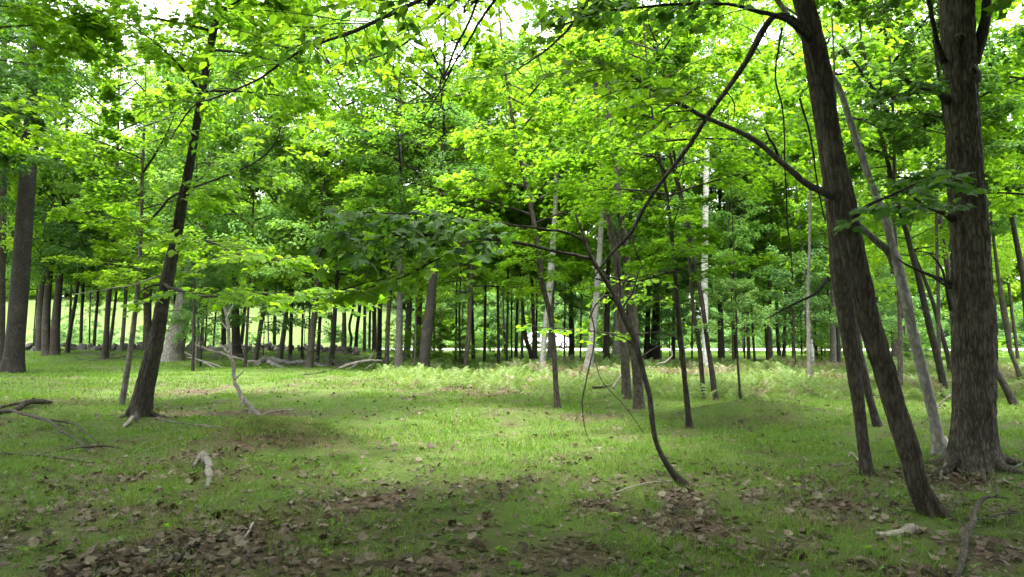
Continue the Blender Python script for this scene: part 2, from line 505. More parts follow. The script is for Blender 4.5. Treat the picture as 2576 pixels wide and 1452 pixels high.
# ------------------------------------------------------------------ leaf templates (unit size, stem at origin, tip along +X, normal +Z)
def maple_template(fine=True):
    pts = [(0, 0), (.10, .16), (-.02, .34), (.20, .33), (.22, .55), (.36, .44), (.52, .58), (.56, .36), (.66, .24), (.80, .20), (1.0, 0)] if fine else \
          [(0, 0), (-.02, .32), (.20, .30), (.42, .58), (.55, .26), (1.0, 0)]
    full = pts + [(x, -y) for x, y in pts[-2:0:-1]]
    o = [(x, y, -.22 * (abs(y) * 1.3) ** 1.5 - .16 * max(0, x - .45) ** 1.3) for x, y in full]
    v = np.array([(.34, 0, .035)] + o)
    n = len(o)
    f = np.array([(0, 1 + (k + 1) % n, 1 + k) for k in range(n)])[:, ::-1]
    return v, f
def oval_template():
    xs = [.14, .36, .62, .84]; ws = [.17, .27, .23, .10]
    v = [(0, 0, 0)]; 
    for x, y in zip(xs, ws):
        v += [(x, y, .06 - .2 * (x - .4) ** 2), (x, 0, -.2 * (x - .4) ** 2 + .0), (x, -y, .06 - .2 * (x - .4) ** 2)]
    v.append((1.0, 0, -.10))
    f = [(0, 2, 1), (0, 3, 2)]
    q = []
    for k in range(3):
        a = 1 + 3 * k
        q += [(a, a + 1, a + 4, a + 3), (a + 1, a + 2, a + 5, a + 4)]
    tri = f + [(a, b, c) for a, b, c, d in q] + [(a, c, d) for a, b, c, d in q] + [(10, 11, 13), (11, 12, 13)]
    return np.array(v), np.array(tri)
def kite_template():
    v = np.array([(0, 0, 0), (.42, .42, -.08), (1, 0, -.10), (.42, -.42, -.08), (.42, 0, .04)])
    f = np.array([(0, 4, 1), (1, 4, 2), (2, 4, 3), (3, 4, 0)])[:, ::-1]
    return v, f
def kite2_template():
    v = np.array([(0, 0, .02), (.45, .42, -.08), (1, 0, -.02), (.45, -.42, -.08)])
    return v, np.array([(0, 2, 1), (0, 3, 2)])[:, ::-1]
def needle_template():
    v = np.array([(0, 0, 0), (.5, .14, 0), (1, 0, -.05), (.5, -.14, 0)])
    return v, np.array([(0, 2, 1), (0, 3, 2)])
TPL = {'maple': maple_template(True), 'maple_low': maple_template(False), 'oval': oval_template(), 'kite': kite_template(),
       'kite2': kite2_template(), 'needle': needle_template()}

def rot_leaf(yaw, pitch, roll):
    """(N) angles -> (N,3,3)"""
    cy, sy, cp, sp, cr, sr = np.cos(yaw), np.sin(yaw), np.cos(pitch), np.sin(pitch), np.cos(roll), np.sin(roll)
    Z = np.zeros_like(cy); O = np.ones_like(cy)
    Rz = np.stack([cy, -sy, Z, sy, cy, Z, Z, Z, O], -1).reshape(-1, 3, 3)
    Ry = np.stack([cp, Z, sp, Z, O, Z, -sp, Z, cp], -1).reshape(-1, 3, 3)
    Rx = np.stack([O, Z, Z, Z, cr, -sr, Z, sr, cr], -1).reshape(-1, 3, 3)
    return Rz @ Ry @ Rx
def leaf_cloud(tpl, pos, yaw, pitch, roll, size, tint):
    V, F = TPL[tpl]
    n = len(pos)
    Rm = rot_leaf(yaw, pitch, roll)
    W = np.einsum('nij,kj->nki', Rm, V) * size[:, None, None] + pos[:, None]
    FF = F[None] + (np.arange(n) * len(V))[:, None, None]
    return W.reshape(-1, 3), FF.reshape(-1, 3), np.repeat(tint, len(V))

# ------------------------------------------------------------------ crowns (shared meshes)
def crown(name, seed, height, radius, nlimb, subs, per_sub, tpl, size, mat, bark, prof='round', flat=1.0, droop=.15):
    rg = np.random.default_rng(seed)
    J = Join(); P = []; YAW = []; PIT = []; TI = []
    for k in range(nlimb):
        t = (k + rg.random()) / nlimb
        z0 = t * height * .93
        if prof == 'round': L = radius * (0.35 + .65 * math.sin(math.pi * min(1, .12 + t * .95)) ) * (0.75 + .5 * rg.random())
        elif prof == 'cone': L = radius * (1.05 - t) * (0.8 + .4 * rg.random())
        else: L = radius * (1 - .45 * t) * (0.6 + .65 * rg.random())
        az = k * 2.39996 + rg.normal() * .35
        el = (.62 if prof != 'cone' else .05) * (0.35 + t) + rg.normal() * .20
        n = 9
        s = np.linspace(0, 1, n)
        bend = rg.normal() * .25
        aa = az + bend * s
        dx = np.cumsum(np.cos(aa)) / n * L; dy = np.cumsum(np.sin(aa)) / n * L
        dz = L * (math.sin(el) * s - droop * s ** 2.2)
        path = np.stack([dx - dx[0], dy - dy[0], z0 + dz, (.022 * L / 2 + .006) * (1 - .8 * s)], -1)
        J.add(*tube(path, 5, cap=False))
        tint_l = rg.normal() * .16
        for q in range(subs):
            u = .22 + .78 * (q + rg.random()) / subs
            ii = min(n - 2, int(u * (n - 1)))
            p0 = path[ii, :3] * (1 - (u * (n - 1) - ii)) + path[ii + 1, :3] * (u * (n - 1) - ii)
            a2 = aa[ii] + (1 if q % 2 else -1) * (.55 + .5 * rg.random()) * (1.15 - .5 * u)
            l2 = L * (.20 + .30 * (1 - u) + .12 * rg.random())
            m = 5; ss = np.linspace(0, 1, m)
            a3 = a2 + rg.normal() * .3 * ss
            el2 = rg.normal() * .26 + .06
            sp = np.stack([p0[0] + np.cumsum(np.cos(a3)) / m * l2, p0[1] + np.cumsum(np.sin(a3)) / m * l2,
                           p0[2] + l2 * (el2 * ss - droop * 1.3 * ss ** 2), .006 * (1 - .6 * ss) + .001], -1)
            sp[0, :3] = p0
            J.add(*tube(sp, 3, cap=False))
            c = per_sub
            w_ = np.sqrt(rg.random(c)) * 1.06
            fi = np.clip(w_ * (m - 1), 0, m - 1.001); i0 = fi.astype(int)
            fr = (fi - i0)[:, None]
            base = sp[i0, :3] * (1 - fr) + sp[i0 + 1, :3] * fr
            wid = l2 * .34 * (1.15 - .6 * w_)
            side = rg.uniform(-1, 1, c) * wid
            base = base + np.stack([-math.sin(a2) * side, math.cos(a2) * side, -.25 * np.abs(side) * rg.random(c) * 1.2 + rg.normal(size=c) * .085 * flat], -1)
            P.append(base)
            YAW.append(a2 + np.sign(side) * rg.uniform(.2, 1.4, c) + rg.normal(size=c) * .3)
            PIT.append(rg.normal(.42, .36, c))
            TI.append(np.clip(.5 + tint_l + rg.normal(size=c) * .17, 0, 1))
    P = np.vstack(P); n = len(P)
    V, F, T = leaf_cloud(tpl, P, np.concatenate(YAW), np.concatenate(PIT), rg.normal(0, .50, n), size * rg.uniform(.6, 1.2, n), np.concatenate(TI))
    me = mesh_np(name + '_foliage', V, [F], mat, smooth=False, tint=T)
    return me, J.mesh(name + '_branches', bark)

CR = {}
CR['near'] = [crown('near_maple', 100 + k, 5.5, 2.5, 18, 10, 48, 'maple_low', .12, M['leaf'], M['bark_dark'], 'low') for k in range(3)]
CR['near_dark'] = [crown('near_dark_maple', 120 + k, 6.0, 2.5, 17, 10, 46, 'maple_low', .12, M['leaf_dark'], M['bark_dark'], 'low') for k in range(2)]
CR['under'] = [crown('understory', 200 + k, 7.0, 2.9, 24, 11, 47, 'kite', .13, M['leaf_cool' if k in (1, 3) else 'leaf'], M['bark_dark'], 'low') for k in range(5)]
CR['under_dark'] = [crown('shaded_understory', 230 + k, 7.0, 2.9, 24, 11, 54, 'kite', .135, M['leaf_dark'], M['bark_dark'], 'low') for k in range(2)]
CR['pale'] = [crown('pale_sapling', 250 + k, 3.2, 1.8, 15, 9, 36, 'kite', .115, M['leaf_pale'], M['bark_dark'], 'low', droop=.1) for k in range(2)]
CR['tall'] = [crown('canopy', 300 + k, 11.0, 4.4, 30, 12, 42, 'kite2', .17, M['leaf_cool' if k == 2 else 'leaf'], M['bark_dark'], 'round') for k in range(4)]
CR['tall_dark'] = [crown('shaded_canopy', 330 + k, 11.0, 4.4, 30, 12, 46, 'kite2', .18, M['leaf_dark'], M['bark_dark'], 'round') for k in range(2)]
CR['far'] = [crown('far_canopy', 360 + k, 15.0, 5.0, 36, 12, 60, 'kite2', .34, M['leaf_pale' if k == 1 else 'leaf'], M['bark_dark'], 'low') for k in range(3)]
CR['pine'] = [crown('hemlock', 400 + k, 8.0, 2.6, 30, 9, 40, 'needle', .13, M['leaf_pine'], M['bark_dark'], 'cone', droop=.3) for k in range(2)]
CRH = {'near': 5.5, 'near_dark': 6, 'under': 7, 'under_dark': 7, 'pale': 3.2, 'tall': 11, 'tall_dark': 11, 'far': 15, 'pine': 8}

ncr = [0]
def put_crown(root, kind, loc_local, scale=1.0, lean=None, zs=1.0):
    v = CR[kind][ncr[0] % len(CR[kind])]
    ncr[0] += 1
    rz = random.uniform(0, 6.28)
    rot = (0, 0, rz)
    if lean is not None:
        rot = (Vector(lean).normalized().to_track_quat('Z', 'Y') @ Matrix.Rotation(rz, 3, 'Z').to_quaternion()).to_euler()
    sc = (scale, scale, scale * zs)
    a = link('branches', v[1], root, loc_local, rot, sc, 'stuff')
    b = link('crown', v[0], root, loc_local, rot, sc, 'stuff')
    return b

# ------------------------------------------------------------------ trees from what the photograph shows
ALL_TREES = []
def tree(label, pts, mat='bark', H=None, crowns=(), group=None, hero=0, D=None, name='tree', ddepth=0.0, flare=1.5, cat='tree', vertical=True):
    """pts: (px, py, width px) from the foot up. crowns: (kind, start height, scale, zscale)"""
    b = hit(pts[0][0], pts[0][1]) if D is None else np.array([*at(pts[0][0], pts[0][1], D)[:2], 0])
    if D is not None: b[2] = gz(b[0], b[1])
    D = b[1]
    root = bpy.data.objects.new(name, None)
    root.empty_display_size = .3
    COL.objects.link(root)
    root.location = b
    tag(root, label, cat, group)
    P = []
    for k, (px, py, w) in enumerate(pts):
        dd = D + ddepth * k / max(1, len(pts) - 1)
        p = at(px, py, dd)
        r = w / 2 * dd / FPX * (.90 if hero > 1 else .96)
        if k == 0: p = b + np.array([0, 0, -.02])
        P.append([*(p - b), r])
    rb = P[0][3]
    P[0][3] = P[0][3] * (1.0 if hero > 1 else 1.05)
    # foot: sink and flare
    P.insert(0, [P[0][0] - .1 * (P[1][0] - P[0][0]), P[0][1], -.25, P[0][3] * (1 + (flare - 1) * .6)])
    P[1][3] *= 1 + (flare - 1) * .12
    P.insert(2, [P[1][0] + (P[2][0] - P[1][0]) * .12, P[1][1], P[1][2] + (P[2][2] - P[1][2]) * .12 , rb * 1.03]) if P[2][2] > .6 else None
    top = np.array(P[-1]); prev = np.array(P[-2])
    rmid = top[3]
    if H is None: H = min(18, 6.5 + 55 * rb + random.uniform(-1, 1.5))
    if H > top[2] + .3:
        d = top[:3] - prev[:3]; d /= np.linalg.norm(d)
        n = 4
        rem = H - top[2]
        cur = top[:3].copy()
        for k in range(1, n + 1):
            dd = d * (1 - k / (n + 1)) + np.array([random.uniform(-.05, .05), random.uniform(-.05, .05), 1]) * (k / (n + 1))
            dd /= np.linalg.norm(dd)
            cur = cur + dd * rem / n
            P.append([*cur, rmid * (1 - .85 * k / n)])
    path = smooth_path(P, (.05, .05, .024)[hero] if hero else max(.15, rb * 1.5))
    if hero:
        keep = path[:, 2] < 7.0
        path = np.vstack([path[keep], path[~keep][::6]])
    segs = (9, 24, 100)[hero] if rb < .12 or hero else 14
    V, F = tube(path, segs, relief=min((0, .010, .026)[hero], rb * .13), rough=.10 if hero else .07, seed=random.random() * 50)
    # uneven root flare
    if hero or rb > .09:
        z = V[:, 2]
        cxy = P[1][:2]
        a = np.arctan2(V[:, 1] - cxy[1], V[:, 0] - cxy[0])
        k = np.clip(1 - z / (rb * 2.6 + .1), 0, 1) ** 2 * (.08 + .12 * np.sin(a * 4 + rb * 40))
        V[:, 0] += (V[:, 0] - cxy[0]) * k; V[:, 1] += (V[:, 1] - cxy[1]) * k
    link('trunk', mesh_np('trunk', V, F, M[mat]), root)
    def along(zz):
        k = int(np.argmin(abs(path[:, 2] - zz)))
        return path[k, :3], path[min(k + 3, len(path) - 1), :3] - path[max(k - 3, 0), :3]
    for c in crowns:
        kind, z0, sc, zs = c
        p, d = along(z0)
        d = d / (np.linalg.norm(d) + 1e-6)
        d = d * .6 + np.array([0, 0, .5])
        put_crown(root, kind, tuple(p), sc, tuple(d), zs)
    ALL_TREES.append((b[0], b[1], rb))
    return root, path, b

NOM = {}
def vbranch(root, b, pts, D0, D1, mat='bark_dark', name='branch', segs=8, hero=False, label=None, start=None):
    """a limb that follows picture points, its distance running from D0 to D1"""
    if root.name in NOM:
        sh = b[1] - NOM[root.name]; D0 += sh; D1 += sh
    P = []
    n = len(pts)
    for k, (px, py, w) in enumerate(pts):
        dd = D0 + (D1 - D0) * k / (n - 1)
        P.append([*(at(px, py, dd) - b), w / 2 * dd / FPX])
    if start is not None: P.insert(0, start)
    elif D0 == D1 or root.name in NOM:
        P[0][1] += .07; P[1][1] += .02
    path = smooth_path(P, .06)
    jit = np.cumsum(RNG.normal(0, .0025, (len(path), 3)), 0)
    path[:, :3] += jit - jit[0]
    V, F = tube(path, segs, rough=.12, relief=.003 if hero else 0, seed=random.random() * 9)
    o = link(name, mesh_np(name, V, F, M[mat]), root)
    if label: o['label'] = label
    return path

# single leaves as parts
LEAFM = {}
for key, tp, mt in (('maple', 'maple', 'leaf'), ('maple_dark', 'maple', 'leaf_dark'), ('oval', 'oval', 'leaf'), ('oval_dark', 'oval', 'leaf_dark')):
    LEAFM[key] = []
    for k in range(5):
        V, F = TPL[tp]
        V = V.copy()
        V[:, 2] += .05 * np.sin(V[:, 0] * (5 + k) + k) * (1 + abs(V[:, 1])) - .12 * k / 4 * V[:, 0] ** 2
        LEAFM[key].append(mesh_np('leaf_' + key, V, [F], M[mt], smooth=False, tint=np.full(len(V), .15 + .17 * k)))
leafcount = {}
def leafy(root, path, kind, u0=.15, u1=1.0, twigs=18, tl=(.3, .8), per=10, size=.09, hang=.25, single=True, spread=1.0, keep=300, up=0.05, bark='bark_dark'):
    """side twigs off a limb with their leaves: single leaves are parts, past the limit they join one foliage part"""
    J = Join(); rest = []
    n = len(path)
    for k in range(twigs):
        u = u0 + (u1 - u0) * (k + random.random() * .8) / twigs
        i0 = min(n - 2, int(u * (n - 1)))
        p0 = path[i0, :3]
        t = path[min(i0 + 2, n - 1), :3] - path[max(i0 - 2, 0), :3]
        az = math.atan2(t[1], t[0]) + (1 if k % 2 else -1) * random.uniform(.4, 1.25) * spread
        l = random.uniform(*tl) * (1.1 - .4 * u)
        m = 7; s = np.linspace(0, 1, m)
        a = az + random.gauss(0, .3) * s
        tw = np.stack([p0[0] + np.cumsum(np.cos(a)) / m * l, p0[1] + np.cumsum(np.sin(a)) / m * l,
                       p0[2] + l * (up + random.gauss(0, .15)) * s - hang * l * s ** 2, .0035 * (1 - .6 * s) + .0012], -1)
        tw[0, :3] = p0
        J.add(*tube(tw, 4, cap=False))
        for q in range(per):
            ss = .15 + .85 * (q + random.random()) / per
            fi = ss * (m - 1); ii = min(m - 2, int(fi)); fr = fi - ii
            p = tw[ii, :3] * (1 - fr) + tw[ii + 1, :3] * fr
            side = 1 if q % 2 else -1
            off = random.uniform(.01, .05) if size < .12 else random.uniform(.03, .09)
            ya = a[ii] + side * random.uniform(.3, 1.2)
            p = p + np.array([math.cos(ya) * off, math.sin(ya) * off, random.uniform(-.04, .02)])
            rest.append((p, ya, random.gauss(.30, .28), random.gauss(0, .35), size * random.uniform(.65, 1.25)))
    link('twigs', J.mesh('twigs', M[bark]), root, kind='stuff')
    have = leafcount.get(root.name, 0)
    random.shuffle(rest)
    k1 = min(len(rest), keep - have) if single else 0
    for (p, ya, pi, ro, sz) in rest[:max(0, k1)]:
        o = link('leaf', random.choice(LEAFM[kind]), root, tuple(p), Matrix(rot_leaf(np.array([ya]), np.array([pi]), np.array([ro]))[0].tolist()).to_euler(), sz)
    leafcount[root.name] = have + max(0, k1)
    rest = rest[max(0, k1):]
    if rest:
        tp = 'maple' if kind.startswith('maple') else 'oval'
        V, F, T = leaf_cloud(tp, np.array([r[0] for r in rest]), np.array([r[1] for r in rest]), np.array([r[2] for r in rest]),
                             np.array([r[3] for r in rest]), np.array([r[4] for r in rest]), RNG.random(len(rest)))
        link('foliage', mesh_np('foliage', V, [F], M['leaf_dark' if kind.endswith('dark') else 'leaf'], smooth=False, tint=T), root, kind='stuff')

# ================================================================== near trees
# the leaning twin-looking trunk on the right
r17, p17, b17 = tree('nearest leaning dark maple at the right, with a pale grey limb reaching up left',
    [(2352, 1300, 58), (2310, 1225, 56), (2290, 1150, 58), (2265, 1070, 57), (2238, 980, 56), (2212, 890, 57), (2190, 820, 58), (2165, 720, 60), (2138, 600, 64), (2120, 500, 62),
     (2100, 400, 54), (2087, 300, 48), (2068, 180, 46), (2045, 80, 50), (2015, -20, 52), (1990, -120, 44)], 'bark', H=10.5, hero=2, flare=1.35,
    crowns=[('near_dark', 6.2, .9, .8)])
NOM[r17.name] = 6.06
pt = vbranch(r17, b17, [(2128, 500, 24), (2070, 478, 19), (2030, 460, 17), (1970, 405, 15), (1900, 345, 13), (1790, 292, 11), (1700, 242, 10), (1640, 212, 8), (1580, 168, 6), (1500, 143, 4)], 6.06, 5.2, 'bark_grey', hero=True,
             label='pale grey limb reaching up to the left')
leafy(r17, pt, 'maple', .62, 1.0, 20, (.3, .7), 8, .095, keep=300)
pt2 = vbranch(r17, b17, [(1972, 408, 9), (1955, 375, 7), (1940, 350, 5), (1925, 322, 4)], 5.75, 5.7, name='branch')
pd = vbranch(r17, b17, [(2050, 90, 26), (1995, 48, 20), (1948, 42, 17), (1915, 90, 17), (1880, 155, 15), (1835, 225, 13), (1785, 292, 12), (1725, 385, 11), (1672, 455, 10), (1625, 525, 10), (1590, 590, 9), (1553, 628, 8), (1520, 668, 6), (1500, 700, 3)],
             6.0, 6.0, 'bark_dark', hero=True, label='long dead branch hanging down to the left')
for q in ([(1672, 455, 6), (1640, 470, 4), (1600, 500, 3), (1560, 560, 3), (1540, 600, 2)], [(1725, 385, 5), (1715, 440, 3), (1680, 520, 2), (1660, 560, 2)],
          [(1590, 590, 5), (1610, 660, 3), (1640, 720, 2)], [(1835, 225, 4), (1850, 260, 3), (1845, 300, 2)],
          [(1553, 628, 6), (1555, 680, 4), (1560, 740, 3), (1552, 800, 2)], [(1785, 292, 4), (1760, 300, 3), (1740, 330, 2)]):
    vbranch(r17, b17, q, 6.0, 6.05, segs=5, name='twig')
pu = vbranch(r17, b17, [(2055, 100, 20), (2005, 66, 16), (1960, 44, 13), (1900, 28, 11), (1830, 12, 9), (1700, 10, 8), (1560, 20, 6), (1500, 32, 5), (1430, 60, 4)], 6.0, 5.0, hero=True)
leafy(r17, pu, 'maple_dark', .35, 1.0, 22, (.25, .6), 8, .09, keep=300)
vbranch(r17, b17, [(1975, 62, 7), (1958, 130, 5), (1948, 200, 5), (1962, 260, 4), (1968, 330, 4), (1970, 400, 4), (1972, 480, 4), (1974, 560, 4), (1982, 640, 3), (1985, 700, 3)], 5.9, 5.9, segs=6, name='branch', label='thin dead branch hanging straight down')
vbranch(r17, b17, [(2020, 240, 6), (2030, 300, 5), (2045, 380, 5), (2052, 440, 4), (2062, 500, 4), (2075, 560, 3)], 5.9, 5.95, segs=6, name='branch')
pr = vbranch(r17, b17, [(2090, 700, 12), (2060, 735, 7), (2010, 760, 6), (1960, 785, 4), (1930, 800, 3)], 6.0, 5.9, segs=6)
pq = vbranch(r17, b17, [(2150, 560, 14), (2180, 520, 9), (2240, 490, 7), (2320, 455, 5), (2390, 440, 4)], 6.0, 5.3)
leafy(r17, pq, 'maple_dark', .1, 1.0, 10, (.15, .35), 5, .125, hang=.5, keep=300)

r18, p18, b18 = tree('second leaning trunk close behind the nearest leaning maple, foot just left of it',
    [(2182, 1200, 34), (2168, 1090, 32), (2160, 1020, 34), (2150, 950, 36), (2138, 860, 42), (2126, 780, 46), (2112, 680, 48), (2106, 600, 46), (2095, 500, 40), (2078, 400, 34), (2060, 300, 28)],
    'bark', H=8.5, hero=2, flare=1.2)
r19, p19, b19 = tree('slim dark leaning trunk whose foot shows just right of the second leaning trunk',
    [(2208, 1072, 20), (2190, 1010, 20), (2178, 960, 21), (2160, 880, 20), (2150, 800, 18)], 'bark_dark', H=7, hero=1)

# the big furrowed trunk on the right
r30, p30, b30 = tree('largest furrowed trunk on the right with a round knot hole high up',
    [(2452, 1175, 124), (2450, 1120, 112), (2450, 1050, 106), (2450, 980, 105), (2450, 880, 107), (2448, 790, 106), (2444, 700, 100), (2441, 600, 96), (2432, 480, 92), (2428, 400, 90), (2420, 300, 88), (2416, 200, 88),
     (2412, 100, 88), (2408, 0, 88), (2404, -150, 84)], 'bark_big', H=15, hero=2, flare=1.32, crowns=[('tall', 8.0, .7, .8)])
NOM[r30.name] = 8.3
def on_trunk(path, b, px, py):
    best = None
    for k in range(len(path)):
        p = path[k, :3] + b
        if best is None or abs(p[2] - at(px, py, b[1])[2]) < best[0]:
            best = (abs(p[2] - at(px, py, b[1])[2]), k)
    return best[1]
for (px, py, w_, h_, big_) in ((2424, 192, 40, 30, 1), (2397, 106, 30, 18, 0)):
    k = on_trunk(p30, b30, px, py)
    rr = p30[k, 3]
    q = at(px, py, b30[1]) - b30
    dx = q[0] - p30[k, 0]
    yy = p30[k, 1] - math.sqrt(max(0, rr ** 2 - dx ** 2))
    D = b30[1]
    ww, hh = w_ / 2 * D / FPX, h_ / 2 * D / FPX
    # a swelling of healed bark with a sunken hollow near its top
    th = np.linspace(0, 2 * math.pi, 33)[:-1]; ph = np.linspace(0, 1, 14)
    V = []
    for t_ in ph:
        for a_ in th:
            rad = t_
            n_ = 1 + .22 * float(vn(math.cos(a_) * 1.6 + 9 * big_, math.sin(a_) * 1.6, 4)) + .06 * float(vn(math.cos(a_) * 6, math.sin(a_) * 6, t_ * 4))
            x_ = rad * ww * 1.25 * n_ * math.cos(a_); z_ = rad * hh * 1.9 * n_ * math.sin(a_) - rad * hh * .5
            lift = .050 * (1 - t_ ** 2.2) if t_ > .33 else .050 * (1 - .33 ** 2.2) - .09 * (1 - t_ / .33) ** .6
            V.append((p30[k, 0] + dx + x_, yy - lift + .02, q[2] + z_))
    F = []
    for i_ in range(13):
        for j_ in range(32):
            F.append((i_ * 32 + j_, i_ * 32 + (j_ + 1) % 32, (i_ + 1) * 32 + (j_ + 1) % 32, (i_ + 1) * 32 + j_))
    F = np.array(F)
    mi = np.where(np.arange(len(F)) // 32 < 4, 1, np.where((np.arange(len(F)) // 32 < 6) & (np.arange(len(F)) % 32 < 18), 2, 0))
    link('knot', mesh_np('knot', V, [F], [M['bark_big'], M['hole'], M['shelf']], mat_idx=mi), r30)
vbranch(r30, b30, [(2455, 150, 40), (2472, 90, 32), (2482, 30, 26), (2486, -60, 24)], 8.3, 8.3, 'bark_big', hero=True)
pz = vbranch(r30, b30, [(2385, 150, 18), (2360, 110, 13), (2345, 60, 11), (2330, -10, 10)], 8.2, 8.0)
pz = vbranch(r30, b30, [(2392, 250, 24), (2360, 228, 14), (2320, 220, 10), (2280, 200, 8), (2262, 185, 5)], 8.2, 7.9, 'bark')
leafy(r30, pz, 'maple_dark', .3, 1.0, 10, (.3, .7), 8, .10)
pz = vbranch(r30, b30, [(2405, 548, 20), (2370, 535, 11), (2330, 522, 8), (2300, 500, 5)], 8.2, 7.9)
leafy(r30, pz, 'maple_dark', .3, 1.0, 8, (.3, .6), 7, .10)
vbranch(r30, b30, [(2400, 712, 16), (2370, 700, 9), (2330, 690, 8), (2280, 665, 5), (2262, 650, 3)], 8.2, 8.0)
vbranch(r30, b30, [(2400, 722, 12), (2380, 718, 7), (2345, 698, 6)], 8.2, 8.0, segs=6, name='branch')
pz = vbranch(r30, b30, [(2400, 780, 8), (2375, 690, 6), (2340, 640, 4), (2300, 630, 3)], 8.2, 7.6)
pz = vbranch(r30, b30, [(2420, 440, 10), (2380, 455, 7), (2330, 450, 5), (2260, 440, 4)], 7.95, 7.0)
leafy(r30, pz, 'maple_dark', .2, 1.0, 14, (.25, .5), 7, .105)

# pale crooked tree between them
r26, p26, b26 = tree('pale grey crooked tree standing left of the largest furrowed trunk, mossy at its foot',
    [(2367, 1148, 34), (2352, 1060, 28), (2335, 990, 27), (2318, 920, 27), (2300, 850, 27), (2280, 760, 26), (2262, 680, 26), (2245, 620, 22), (2225, 545, 20), (2197, 475, 19), (2167, 390, 18), (2137, 300, 17),
     (2112, 225, 16), (2060, 140, 15), (2017, 90, 14)], 'bark_pale', H=10, hero=1, flare=1.3, crowns=[('near', 6.3, .8, .7)])
NOM[r26.name] = 8.95
vbranch(r26, b26, [(2262, 668, 24), (2235, 632, 20), (2200, 604, 17), (2170, 575, 14), (2140, 545, 10)], 8.95, 8.95, 'bark_grey', hero=True)

# the bent sapling in the middle
r16, p16, b16 = tree('bent slim dark sapling nearest the middle, foot swept right, long low limbs reaching left',
    [(1722, 1226, 26), (1697, 1195, 18), (1672, 1160, 15), (1652, 1118, 13), (1641, 1060, 13), (1634, 1000, 13), (1622, 950, 14), (1610, 905, 15), (1597, 855, 16), (1578, 812, 16), (1550, 752, 14), (1524, 706, 12),
     (1500, 668, 11), (1482, 632, 9), (1470, 598, 7), (1455, 560, 5), (1448, 540, 4)], 'bark_dark', H=.1, hero=1, flare=1.3)
NOM[r16.name] = 7.2
pa = vbranch(r16, b16, [(1490, 650, 10), (1450, 645, 9), (1400, 634, 8), (1340, 620, 8), (1260, 608, 7), (1190, 604, 6), (1130, 588, 6), (1080, 596, 5), (1000, 598, 5), (940, 602, 4), (870, 598, 3)], 7.2, 5.2, hero=True,
             label='lower long limb reaching left')
pb = vbranch(r16, b16, [(1472, 606, 8), (1440, 590, 7), (1399, 580, 7), (1300, 568, 6), (1179, 552, 5), (1100, 545, 5), (1039, 540, 4), (950, 535, 4), (860, 532, 3)], 7.2, 5.4, hero=True, label='upper long limb reaching left')
leafy(r16, pa, 'maple_dark', .45, 1.05, 20, (.25, .55), 6, .125, hang=.8, keep=300)
leafy(r16, pb, 'maple_dark', .35, 1.0, 20, (.25, .6), 7, .12, hang=.6, keep=300)
pc = vbranch(r16, b16, [(1190, 604, 5), (1150, 622, 4), (1084, 662, 4), (1000, 700, 4), (900, 726, 3), (845, 736, 3)], 5.9, 5.3)
leafy(r16, pc, 'maple', .1, 1.05, 16, (.15, .45), 7, .105, keep=300, hang=.5)
leafy(r16, pa, 'maple', .40, 1.0, 14, (.35, .75), 7, .11, hang=.7, keep=300, up=-.1)
for q in ([(1560, 770, 9), (1530, 742, 6), (1505, 755, 5), (1487, 780, 5), (1480, 800, 4)], [(1565, 780, 6), (1590, 735, 5), (1600, 700, 4), (1610, 672, 3)],
          [(1487, 780, 4), (1498, 830, 4), (1497, 880, 4), (1485, 930, 4), (1472, 975, 4), (1465, 1020, 3), (1475, 1080, 2), (1487, 1110, 2)],
          [(1500, 700, 5), (1560, 712, 4), (1640, 690, 3), (1700, 680, 2)], [(1510, 690, 5), (1600, 708, 4), (1690, 686, 3), (1740, 700, 2)],
          [(1610, 905, 6), (1640, 880, 4), (1680, 860, 3)], [(1598, 870, 5), (1570, 850, 3), (1540, 845, 2)],
          [(1500, 910, 3), (1515, 960, 2), (1560, 1010, 2), (1600, 1060, 2), (1620, 1090, 2)]):
    vbranch(r16, b16, q, 7.2, 7.15, segs=5, name='twig')

# maple at the left edge of the clearing
r1, p1, b1 = tree('stout dark trunk leaning right at the left edge of the clearing',
    [(350, 1047, 58), (362, 985, 50), (375, 930, 45), (390, 870, 42), (402, 800, 38), (416, 726, 34), (432, 650, 30), (446, 580, 28), (458, 510, 25), (472, 440, 22), (488, 350, 20), (502, 270, 19), (518, 180, 20),
     (535, 90, 18), (552, 0, 16), (560, -80, 14)], 'bark_dark', H=10.5, hero=2, flare=1.25, crowns=[('near', 5.4, 1.0, .8), ('near', 7.4, 1.3, .7)])
NOM[r1.name] = 13.5
pl = vbranch(r1, b1, [(408, 712, 10), (425, 722, 7), (470, 735, 7), (520, 745, 6), (600, 745, 6), (680, 740, 5), (760, 742, 4), (830, 735, 3)], 13.5, 9.5)
leafy(r1, pl, 'maple', .2, 1.1, 34, (.5, 1.3), 14, .11, hang=.15, keep=300)
pl = vbranch(r1, b1, [(445, 590, 9), (480, 600, 6), (530, 610, 5), (600, 640, 4), (700, 660, 3)], 13.5, 10)
leafy(r1, pl, 'maple', .2, 1.1, 34, (.5, 1.3), 14, .11, hang=.15, keep=300)
pl = vbranch(r1, b1, [(400, 715, 8), (370, 722, 5), (350, 735, 4)], 13.5, 13.4, segs=6)
vbranch(r1, b1, [(412, 690, 5), (380, 700, 4), (340, 715, 4), (260, 728, 3), (180, 740, 3)], 13.5, 13.0, 'wood_dead', segs=6)

